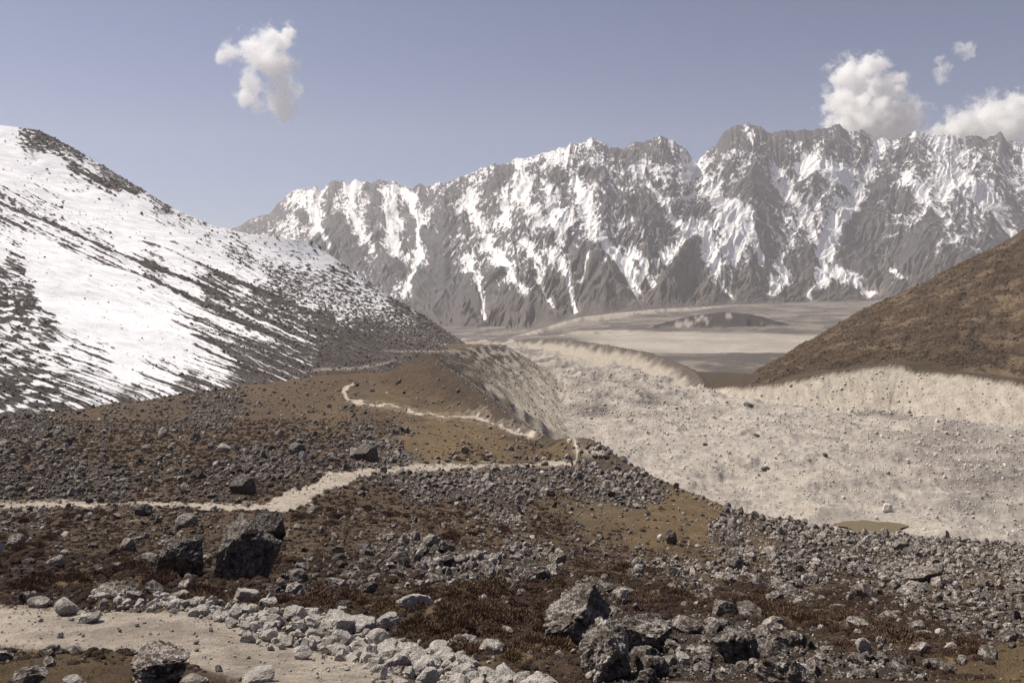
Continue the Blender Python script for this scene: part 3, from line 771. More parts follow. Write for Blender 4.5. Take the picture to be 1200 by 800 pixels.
# gradient in the plan of the face
dgx = np.gradient(hz, axis=1) / np.gradient(LX, axis=1)
dgy = np.gradient(hz, axis=0) / np.gradient(LT, axis=0)
tot = 0; ero = 0; amp = 30.0
for o_, wl in enumerate((520, 270, 140, 72, 38)):
    f = 1.0 / wl
    nrm = np.sqrt(dgx ** 2 + dgy ** 2) + 1e-4
    ax, ay = -dgy / nrm, dgx / nrm
    e, gx, gy = erode(LX * f, LT * f * .8, ax, ay, 11 + o_)
    tot = tot + amp * e; ero = ero + e * (.62 ** o_)
    dgx = dgx + amp * f * gx * 6.28 * .25; dgy = dgy + amp * f * gy * 6.28 * .25
    amp *= .5
CH = [([(816, 194), (820, 208), (835, 222), (850, 237), (871, 270), (866, 290), (860, 298)], 13), ([(855, 245), (868, 262), (884, 282), (892, 300)], 8), ([(811, 268), (825, 277), (834, 300), (839, 322)], 8), ([(839, 322), (846, 335), (860, 347)], 3.5), ([(811, 268), (796, 282), (780, 301)], 4),
      ([(913, 196), (922, 212), (930, 228), (940, 246), (951, 263), (960, 285), (964, 300), (965, 316), (958, 330), (948, 341), (953, 348)], 6), ([(1030, 168), (1025, 182), (1018, 200), (1004, 228), (993, 243), (983, 256), (969, 273), (976, 301), (986, 315), (1006, 325), (1026, 333)], 8),
      ([(940, 190), (960, 200), (985, 205)], 12), ([(913, 308), (920, 319), (911, 328), (902, 341)], 6), ([(454, 226), (457, 258), (461, 290)], 11), ([(475, 223), (484, 238), (489, 256), (491, 290), (482, 318), (472, 340)], 5), ([(608, 188), (611, 226), (620, 244), (630, 261)], 7),
      ([(643, 223), (651, 245), (662, 267)], 8), ([(674, 213), (683, 233), (690, 254), (696, 284)], 8), ([(548, 226), (560, 250), (572, 277), (588, 305), (611, 343)], 5), ([(548, 290), (558, 315), (563, 337), (569, 362)], 5), ([(617, 286), (628, 312), (636, 337), (649, 365)], 5),
      ([(646, 299), (657, 315), (666, 332), (674, 362)], 6), ([(709, 283), (722, 300), (738, 312), (746, 343)], 8), ([(738, 296), (752, 312), (766, 334)], 5), ([(817, 267), (800, 287), (776, 305)], 6), ([(690, 308), (684, 322), (679, 330)], 3), ([(375, 235), (372, 262), (385, 285)], 8), ([(415, 215), (410, 245), (425, 275)], 8),
      ([(1100, 180), (1130, 215), (1170, 250), (1200, 275)], 10), ([(1060, 200), (1090, 240), (1110, 262)], 6), ([(1130, 280), (1105, 290), (1098, 300)], 4), ([(1045, 310), (1055, 322), (1062, 328)], 6), ([(640, 240), (648, 268), (660, 290)], 5), ([(760, 210), (780, 235), (800, 262)], 6), ([(590, 225), (592, 245), (596, 262)], 6)]
chm = np.zeros(XX.shape, F32); chw = np.zeros(XX.shape, F32)
wu = ru + 3.0 * perlin(ru / 14, rv / 14, 420) + 1.6 * perlin(ru / 5, rv / 6, 421); wv = rv + 3 * perlin(ru / 12, rv / 12, 422)
for pts, wd in CH:
    us_ = [p[0] for p in pts]; vs_ = [p[1] for p in pts]
    sel = (ru > min(us_) - 30) & (ru < max(us_) + 30) & (rv > min(vs_) - 25) & (rv < max(vs_) + 25)
    d_, _, _ = polydist(wu[sel], wv[sel], pts, False)
    chm[sel] = np.maximum(chm[sel], np.clip(1.15 - d_ / (wd * .55), 0, 1)); chw[sel] = np.maximum(chw[sel], np.exp(-(d_ / (wd * 1.1)) ** 2))
ZR = ZZ + Hs + tot * fade - 16 * chw * fade + 10 * fbm(LX / 60, LT / 60, 4, 431) * fade
crag = ridged(LX / 170 + .5 * fbm(LX / 200, LT / 200, 2, 432), (LT + .5 * LX) / 200, 4, 433) - .6
ZR = ZR + 26 * crag * sstep(.55, .9, t2) * sstep(1.02, .93, t2)
RS = [tuple(float(q) for q in p.split()) for p in "300 262 35,310 258 30,325 250 25,338 245 60,345 260 65,335 268 60,355 235 70,362 228 75,370 225 60,352 255 15,360 265 50,368 250 65,378 240 35,385 230 35,393 215 15,390 240 45,400 235 50,405 220 60,412 225 55,418 213 65,415 240 55,425 240 65,420 255 50,428 230 50,430 262 50,385 262 10,395 260 5,400 275 5,380 275 10,410 275 25,410 290 5,425 280 35,435 275 50,440 285 40,440 215 20,435 225 20,445 235 20,440 250 5,450 255 0,447 270 10,455 220 50,462 225 60,458 245 75,465 260 75,460 275 75,468 290 60,455 290 55,472 240 20,478 232 50,485 230 50,490 250 60,480 265 35,480 280 20,492 290 50,470 305 10,480 310 30,472 335 50,448 300 40,455 310 35,495 230 5,500 225 40,503 240 40,510 225 50,515 235 45,515 255 20,500 270 2,510 280 5,490 320 0,500 340 0,520 300 5,510 360 0,525 225 50,535 222 40,540 215 50,555 203 55,570 198 55,545 232 60,552 230 65,560 238 45,550 250 55,565 250 50,578 221 45,575 213 30,590 200 15,593 225 50,590 240 40,600 200 10,608 195 70,615 190 65,630 183 65,645 182 85,660 190 80,668 195 65,640 195 60,625 200 45,608 215 75,615 235 65,620 250 60,630 260 65,628 240 35,635 230 45,635 270 50,650 225 35,648 240 60,655 255 65,660 268 60,645 275 40,645 205 30,658 210 20,662 240 20,668 260 55,675 215 50,672 230 30,680 240 65,688 250 70,692 270 70,690 225 50,697 285 60,685 280 40,675 272 50,680 185 50,675 195 40,690 180 40,695 168 60,705 175 50,700 190 60,715 188 55,690 205 15,700 205 20,720 200 55,718 225 45,715 245 40,725 260 45,735 245 40,740 260 45,735 220 40,745 270 40,705 245 45,725 180 15,735 180 10,740 175 40,748 195 80,755 190 75,750 210 40,758 205 30,750 240 10,755 260 20,530 260 15,540 260 35,530 275 40,535 290 50,530 300 35,545 265 45,555 275 55,568 275 60,570 290 50,552 290 40,550 305 50,560 320 50,565 335 30,582 280 50,590 290 50,582 300 50,592 318 40,605 330 35,600 300 45,610 305 50,615 325 50,615 340 50,600 275 40,610 270 35,620 290 55,628 310 50,632 325 40,640 295 50,650 300 55,658 310 45,663 325 45,640 285 30,670 295 15,680 290 30,690 295 40,675 310 10,700 300 40,710 285 60,715 300 60,725 310 60,738 315 55,745 330 50,730 325 35,735 290 35,720 280 30,745 300 50,755 310 55,765 325 40,545 350 0,570 360 0,590 350 0,600 365 0,625 365 0,640 350 8,690 340 0,700 345 0,720 345 0,540 320 0,575 320 5,650 330 10,690 320 8,765 165 40,775 162 50,785 165 50,770 180 35,780 185 25,790 175 50,797 180 40,765 195 60,775 205 65,785 195 65,795 195 60,805 200 65,800 215 65,808 225 60,815 215 60,820 230 50,790 215 30,775 220 50,785 230 50,765 215 15,765 235 10,770 250 15,785 245 40,795 235 40,800 250 15,790 265 20,780 265 20,765 260 35,770 275 30,775 290 20,770 300 35,780 303 60,790 290 30,812 268 85,820 272 85,825 285 80,830 300 75,835 315 60,830 255 40,825 250 25,835 235 60,845 245 85,850 255 90,858 265 90,865 275 90,862 290 85,845 265 85,850 280 80,855 295 60,840 280 50,840 295 60,865 245 65,872 255 75,880 255 75,878 268 60,868 235 30,860 228 15,830 190 50,838 185 45,850 182 50,840 200 50,835 205 40,855 195 20,865 195 50,875 188 50,885 190 60,850 165 5,860 155 5,870 165 30,878 155 65,880 162 70,888 152 40,890 165 25,895 175 45,885 175 30,870 215 15,865 205 35,880 215 15,890 210 40,900 205 40,900 195 45,905 215 35,895 235 35,905 235 40,915 210 50,920 200 35,915 185 10,910 170 10,900 165 20,925 165 30,920 158 15,935 158 10,945 158 20,955 155 15,925 175 50,940 170 40,950 170 45,958 175 50,930 185 25,940 190 80,950 195 85,960 200 80,945 205 60,970 205 65,980 205 70,990 200 75,995 210 65,962 165 50,972 155 30,978 165 20,985 150 10,985 175 25,990 165 50,998 160 40,975 185 40,930 225 60,925 230 30,938 240 60,935 220 15,945 220 50,955 215 20,955 230 55,965 235 60,950 245 55,965 250 55,975 245 50,985 225 40,975 225 50,990 240 60,980 255 80,970 265 80,975 275 70,960 265 45,955 275 60,962 290 60,915 240 45,905 250 40,895 255 20,895 245 30,910 265 50,920 275 50,930 265 50,925 285 50,915 290 50,905 280 40,895 275 15,898 290 10,890 300 20,885 285 40,880 295 40,890 315 40,875 310 40,880 325 35,865 315 40,855 310 45,862 330 35,850 325 45,845 335 30,840 330 40,900 310 30,910 305 50,918 318 70,910 325 70,905 335 50,895 330 15,885 340 10,870 345 5,930 300 20,935 290 40,940 310 25,945 325 0,960 310 65,968 320 55,950 300 5,975 290 50,985 315 60,995 320 55,980 330 20,960 340 25,975 345 0,985 290 8,995 280 8,995 265 12,995 300 20,810 295 0,800 320 0,820 320 5,780 340 0,815 345 0,760 350 0,830 340 5,1005 160 40,1010 170 35,1020 165 30,1025 160 60,1015 185 30,1030 175 60,1022 195 60,1040 172 70,1050 165 60,1060 165 30,1055 185 20,1045 190 50,1040 205 35,1035 200 50,1055 195 35,1065 185 40,1075 170 70,1070 175 35,1085 175 50,1080 190 60,1095 185 55,1090 165 80,1105 170 75,1110 185 45,1120 195 40,1125 170 65,1135 180 70,1140 165 40,1150 165 35,1145 190 65,1155 185 40,1160 180 60,1172 165 10,1172 180 35,1165 195 50,1180 190 65,1190 175 70,1195 205 70,1180 210 50,1165 215 55,1150 210 65,1135 205 65,1120 215 70,1105 205 75,1090 205 60,1075 205 65,1060 210 65,1070 220 65,1085 225 75,1100 225 70,1115 230 65,1130 225 60,1145 230 60,1160 235 55,1175 230 50,1190 230 50,1195 245 35,1045 215 30,1030 215 15,1050 212 45,1060 228 20,1045 230 10,1035 230 35,1030 240 40,1020 235 30,1060 240 15,1075 240 35,1090 245 50,1105 245 55,1120 245 55,1135 250 50,1150 250 50,1165 250 40,1180 255 20,1190 265 20,1010 250 10,1020 260 15,1035 255 30,1035 270 35,1050 255 45,1065 255 45,1080 258 40,1095 262 35,1110 265 40,1125 265 40,1140 268 40,1155 268 30,1045 280 35,1060 275 20,1075 275 30,1090 270 30,1020 285 25,1030 300 20,1050 290 20,1060 310 10,1075 290 15,1085 292 35,1100 295 30,1130 290 50,1140 288 40,1120 300 20,1010 310 20,1035 315 20,1045 325 35,1015 330 30,1005 345 0,1180 280 25,1050 335 20,1010 270 10,1005 225 60,1000 240 60,1300 220 60,1250 250 50,1400 230 60,1250 200 65".split(",")]
gu, gv = np.meshgrid(np.arange(210, 1470, 3.0), np.arange(130, 404, 3.0))
dtab = controls([(a, b * 1.25, c / 100) for a, b, c in RS], gu, gv * 1.25, 7)
qa = np.clip((rv + 2.5 * perlin(ru / 9, rv / 9, 451) - 130) / 3, 0, gu.shape[0] - 1.001); qb = np.clip((ru + 2.5 * perlin(ru / 8, rv / 8, 452) - 210) / 3, 0, gu.shape[1] - 1.001)
ia, ib = qa.astype(int), qb.astype(int); fa_, fb_ = qa - ia, qb - ib
dens = (dtab[ia, ib] * (1 - fa_) + dtab[ia + 1, ib] * fa_) * (1 - fb_) + (dtab[ia, ib + 1] * (1 - fa_) + dtab[ia + 1, ib + 1] * fa_) * fb_
steep = -(np.gradient(ZR, axis=0) / np.gradient(LT, axis=0))
dens = np.where(t2 > .3, .12 + .80 * dens, dens) * sstep(.05, .3, t2 + .3 * dens)
# bedding and fall lines lean to the right, more so at the right end
lean = np.interp(RU, [200, 780, 830, 1000, 1060, 1460], [.05, .10, .28, .22, .52, .52])[None]
LS = LX - LT * lean
an = fbm(LS / 62 + .8 * fbm(LX / 200, LT / 200, 3, 441), LT / 190 + .5 * fbm(LX / 150, LT / 150, 2, 442), 6, 443, .66)
an2 = fbm(LS / 30, LT / 70, 5, 446, .75)
bnd = fbm(LX / 200 + .5 * an, (LT + .3 * LX) / 75, 4, 445, .62)
sn = .5 + (dens - .605) * 1.08 - .15 * (ero - .1) + .40 * an + .66 * an2 + .25 * chw + .25 * bnd * sstep(.35, .8, t2)
sn = np.where(dens < .12, sn - (.12 - dens) * 1.5, sn)
sn = np.maximum(sn - .45 * sstep(.16, .02, t2), np.where(chm > 0, chm * 1.0 + .35 * an + .12 * an2 + .05, 0))
mxr = sstep(-.3, .35, fbm(LX / 260, LT / 400, 4, 447))[..., None]
low = sstep(.42, .1, t2 + .1 * an)[..., None]
ar = col(.070, .066, .072) * (1 - mxr) + mxr * col(.096, .088, .090)
ar = ar * (1 - low) + low * (col(.088, .076, .068) * (1 - mxr) + mxr * col(.116, .098, .084))
ar = ar * np.clip(1 + .5 * an2 + .45 * bnd, .45, 1.7)[..., None]
fan = sstep(.1, .5, chw)[..., None] * low
ar = ar * (1 - .5 * fan) + .5 * fan * col(.24, .21, .18)
M_RANGE = mat_snow('snow_on_crags', .011, None, None, snow=(.88, .855, .825, 1), amp=.62, soft=.07, bumpd=5, fine=1.2)
o = link('mountain_range', mk_mesh('mountain_range', np.stack([XX, YY, ZR], -1).reshape(-1, 3), grid_faces(*XX.shape).reshape(-1, 4), True, ar, snow=sn), M_RANGE)
tag(o, kind='structure')
print('range', round(time.time() - T0, 1))

# ------------------------------------------------------------------ rocks
def ico(sub):
    t = (1 + 5 ** .5) / 2
    v = np.array([(-1, t, 0), (1, t, 0), (-1, -t, 0), (1, -t, 0), (0, -1, t), (0, 1, t), (0, -1, -t), (0, 1, -t), (t, 0, -1), (t, 0, 1), (-t, 0, -1), (-t, 0, 1)], float)
    f = [(0, 11, 5), (0, 5, 1), (0, 1, 7), (0, 7, 10), (0, 10, 11), (1, 5, 9), (5, 11, 4), (11, 10, 2), (10, 7, 6), (7, 1, 8), (3, 9, 4), (3, 4, 2), (3, 2, 6), (3, 6, 8), (3, 8, 9), (4, 9, 5), (2, 4, 11), (6, 2, 10), (8, 6, 7), (9, 8, 1)]
    v = [x / np.linalg.norm(x) for x in v]
    for _ in range(sub):
        c = {}; nf = []
        def m(a, b):
            k = (min(a, b), max(a, b))
            if k not in c:
                q = v[a] + v[b]; v.append(q / np.linalg.norm(q)); c[k] = len(v) - 1
            return c[k]
        for a, b, d in f:
            x, y, z = m(a, b), m(b, d), m(d, a)
            nf += [(a, x, z), (b, y, x), (d, z, y), (x, y, z)]
        f = nf
    return np.array(v), np.array(f, np.int32)


ICO = {k: ico(k) for k in (0, 1, 2, 3, 4, 5)}


def rock_proto(sub, seed, cuts=11, rough=.05, form='block'):
    r = np.random.default_rng(seed)
    v, f = ICO[sub]; v = v.copy()
    for _ in range(cuts):
        n = r.normal(size=3); n /= np.linalg.norm(n)
        k = r.uniform(.55, .82)
        d = v @ n
        v = v - np.clip(d - k, 0, None)[:, None] * n[None]
    if rough:
        for s_, a in ((2.3, rough), (5.0, rough * .6), (11.0, rough * .35)):
            w_ = fbm(v[:, 0] * s_ + seed, v[:, 1] * s_ + v[:, 2] * s_ * 1.7, 2, seed % 50)
            v = v * (1 + a * w_[:, None] * 1.6)
    sc = {'block': (1, .85, .78), 'slab': (1.05, .9, .42), 'round': (1, .92, .85), 'spike': (.75, .7, 1.1)}[form]
    v = v * np.array(sc)
    v -= (v.max(0) + v.min(0)) / 2
    e = (v.max(0) - v.min(0)) / 2
    v /= e[0]                                                      # half width 1
    return v, f


FORMS = ['block', 'slab', 'round', 'spike']
def crag(v, seed, a=.10):
    """ledges and hollows on a big stone"""
    w_ = fbm(v[:, 0] * 1.6 + seed, v[:, 2] * 3.4 + v[:, 1] * .7, 3, seed % 60)
    l_ = np.floor(v[:, 2] * 5 + w_ * 3 + v[:, 0] * 1.2); st = ((l_ * 7919 + seed) % 13) / 13 - .5
    d_ = fbm(v[:, 0] * 4 + l_ * 1.7, v[:, 1] * 4 + seed, 3, seed % 44)
    h_ = ridged(v[:, 0] * 7 + v[:, 2] * 3, v[:, 1] * 7 + v[:, 2] * 5, 3, seed % 33) - .6
    return v * (1 + a * (st * .55 + d_ * 1.1 + h_ * .7))[:, None]


PROTO = {s: [(fm_, *rock_proto(s, 100 * s + k, cuts=(7 if s < 2 else 13), rough=(0 if s < 1 else .05), form=fm_)) for k in range(16) for fm_ in [FORMS[k % 4]]] for s in (0, 1, 2, 3, 4)}


def rotz_tilt(n, r, tilt=.35):
    a = r.random(n) * 2 * np.pi; tx = r.normal(size=n) * tilt; ty = r.normal(size=n) * tilt
    ca, sa = np.cos(a), np.sin(a); cx, sx = np.cos(tx), np.sin(tx); cy, sy = np.cos(ty), np.sin(ty)
    Rm = np.zeros((n, 3, 3))
    Rz = np.zeros((n, 3, 3)); Rz[:, 0, 0] = ca; Rz[:, 0, 1] = -sa; Rz[:, 1, 0] = sa; Rz[:, 1, 1] = ca; Rz[:, 2, 2] = 1
    Rx = np.zeros((n, 3, 3)); Rx[:, 0, 0] = 1; Rx[:, 1, 1] = cx; Rx[:, 1, 2] = -sx; Rx[:, 2, 1] = sx; Rx[:, 2, 2] = cx
    Ry = np.zeros((n, 3, 3)); Ry[:, 1, 1] = 1; Ry[:, 0, 0] = cy; Ry[:, 0, 2] = sy; Ry[:, 2, 0] = -sy; Ry[:, 2, 2] = cy
    return np.einsum('nij,njk,nkl->nil', Rx, Ry, Rz)


def merge(protos, which, pos, size, Rm, tint, pale):
    """many small pieces as one mesh: lists of prototypes, index, position, half width, rotation"""
    Vs, Fs, Ts, Ps = [], [], [], []; off = 0
    for k, (v, f) in enumerate(protos):
        m = which == k
        n = int(m.sum())
        if not n: continue
        q = np.einsum('nij,vj->nvi', Rm[m], v) * size[m][:, None, None] + pos[m][:, None, :]
        Vs.append(q.reshape(-1, 3).astype(F32))
        Fs.append((f[None] + (np.arange(n) * len(v))[:, None, None] + off).reshape(-1, f.shape[1]))
        Ts.append(np.repeat(tint[m], len(v))); Ps.append(np.repeat(pale[m], len(v)))
        off += n * len(v)
    return np.concatenate(Vs), np.concatenate(Fs), np.concatenate(Ts), np.concatenate(Ps)


class Bag:
    def __init__(s): s.u = []; s.y = []; s.w = []; s.pale = []; s.tint = []


def scatter(n, ur, yr, accept, wpx, maxw, minw=.03, power=2.2, seed=0):
    r = np.random.default_rng(seed)
    u = r.uniform(*ur, n); y = np.exp(r.uniform(math.log(yr[0]), math.log(yr[1]), n))
    k = accept(u, y, r); u, y = u[k], y[k]
    q = r.random(len(u))
    a, b = wpx; e = 1 - power
    px = (a ** e + q * (b ** e - a ** e)) ** (1 / e)
    w_ = np.clip(px * y / FPX, minw, maxw)
    return u, y, w_


SR = src.astype(F32)
base_line = lambda u: np.interp(u, [-400, 0, 90, 180, 260, 330, 430, 470], [505, 489, 474, 457, 447, 440, 425, 418])


def acc_slope(u, y, r, gain=1.0, floor=.05):
    s_ = sample((src == 1) & ins, u, y) > .9
    w_ = sample(wR, u, y); p_ = sample(pm, u, y)
    v_ = sample(Vp, u, y)
    g_ = sample(wG, u, y)
    # rows that face away show little: thin them by how many pixels they cover
    prob = (floor * (1 - .7 * g_) + w_ * gain) * (p_ < .3)
    return s_ & (r.random(len(u)) < prob) & (v_ > base_line(u) + 1) & (v_ < 860)


def parts_of(u, y, w_, sink=.32):
    x = (u - 600) / FPX * y
    return np.stack([x, y, gz(x, y) + w_ * .5 * (.75 - sink)], -1)


allr = []      # u, y, width, pale, tint, zone kind
near_gain = lambda u, y, r: acc_slope(u, y, r, .44, .06)
u, y, w_ = scatter(26000, (-120, 1330), (11, 60), near_gain, (2.6, 24), 1.6, .04, 2.6, 1); allr.append((u, y, w_, 0))
u, y, w_ = scatter(40000, (-80, 1290), (55, 260), lambda u, y, r: acc_slope(u, y, r, .62, .08), (2.0, 11), 2.6, .1, 2.5, 2); allr.append((u, y, w_, 0))
u, y, w_ = scatter(26000, (-60, 700), (240, 620), lambda u, y, r: acc_slope(u, y, r, .6, .08), (1.4, 6), 4.0, .4, 2.8, 3); allr.append((u, y, w_, 0))
# rocky slope of the left moraine facing the glacier
acc_side = lambda u, y, r: (sample(((src == 1) & ~ins & (dl < 110)).astype(F32), u, y) > .8) & (r.random(len(u)) < .5)
u, y, w_ = scatter(30000, (480, 860), (150, 1150), acc_side, (1.0, 3.0), 3.0, .3, 2.6, 4); allr.append((u, y, w_, .35))
u, y, w_ = scatter(70000, (-120, 1330), (11, 300), lambda u, y, r: acc_slope(u, y, r, .5, .42), (1.1, 4.0), .8, .015, 2.6, 6); allr.append((u, y, w_, .0))
# brink rocks standing against the pale glacier
acc_lip = lambda u, y, r: (sample(((src == 1) & (dl < 4)).astype(F32), u, y) > .5) & (r.random(len(u)) < np.where(u > 850, .5, .12))
u, y, w_ = scatter(12000, (680, 1290), (120, 230), acc_lip, (2.5, 11), 2.2, .3, 2.5, 5); allr.append((u, y, w_, 0))
# bigger stones in the heaps
r = np.random.default_rng(31)
for (u0, u1, v0, v1, cnt, p0, p1) in ((690, 1010, 722, 796, 46, 17, 44), (1000, 1200, 690, 780, 22, 12, 26), (395, 660, 646, 688, 42, 10, 24), (300, 430, 680, 702, 12, 12, 26), (0, 250, 600, 690, 14, 11, 22), (840, 1180, 640, 690, 30, 9, 20), (470, 750, 556, 582, 26, 6, 13), (0, 400, 525, 575, 30, 6, 14)):
    u = r.uniform(u0, u1, cnt); v = r.uniform(v0, v1, cnt); y = np.array([d_on(a, b) for a, b in zip(u, v)])
    px = p0 * (p1 / p0) ** (r.random(cnt) ** 1.7)
    allr.append((u, y, px * y / FPX, 0))
RU_ = np.concatenate([a[0] for a in allr]); RY_ = np.concatenate([a[1] for a in allr]); RW_ = np.concatenate([a[2] for a in allr]); RP_ = np.concatenate([np.full(len(a[0]), a[3]) for a in allr])
n = len(RU_)
RP_ = (rng.random(n) < np.where(RP_ > 0, RP_, .075)).astype(float) * rng.uniform(.4, 1, n)
RW_ = np.where(RP_ > 0, RW_ * .7, RW_)
_v = sample(Vp, RU_, RY_)
RT_ = np.clip(rng.normal(.54, .27, n) + np.where((RU_ < 430) & (_v < 600), -.2, 0) + np.where((RU_ > 430) & (_v > 600), .18, 0), .08, 1)
RK_ = rng.integers(0, 16, n)
# keep small rubble off the big hand-placed stones' faces
print('rocks scattered', n, round(time.time() - T0, 1))

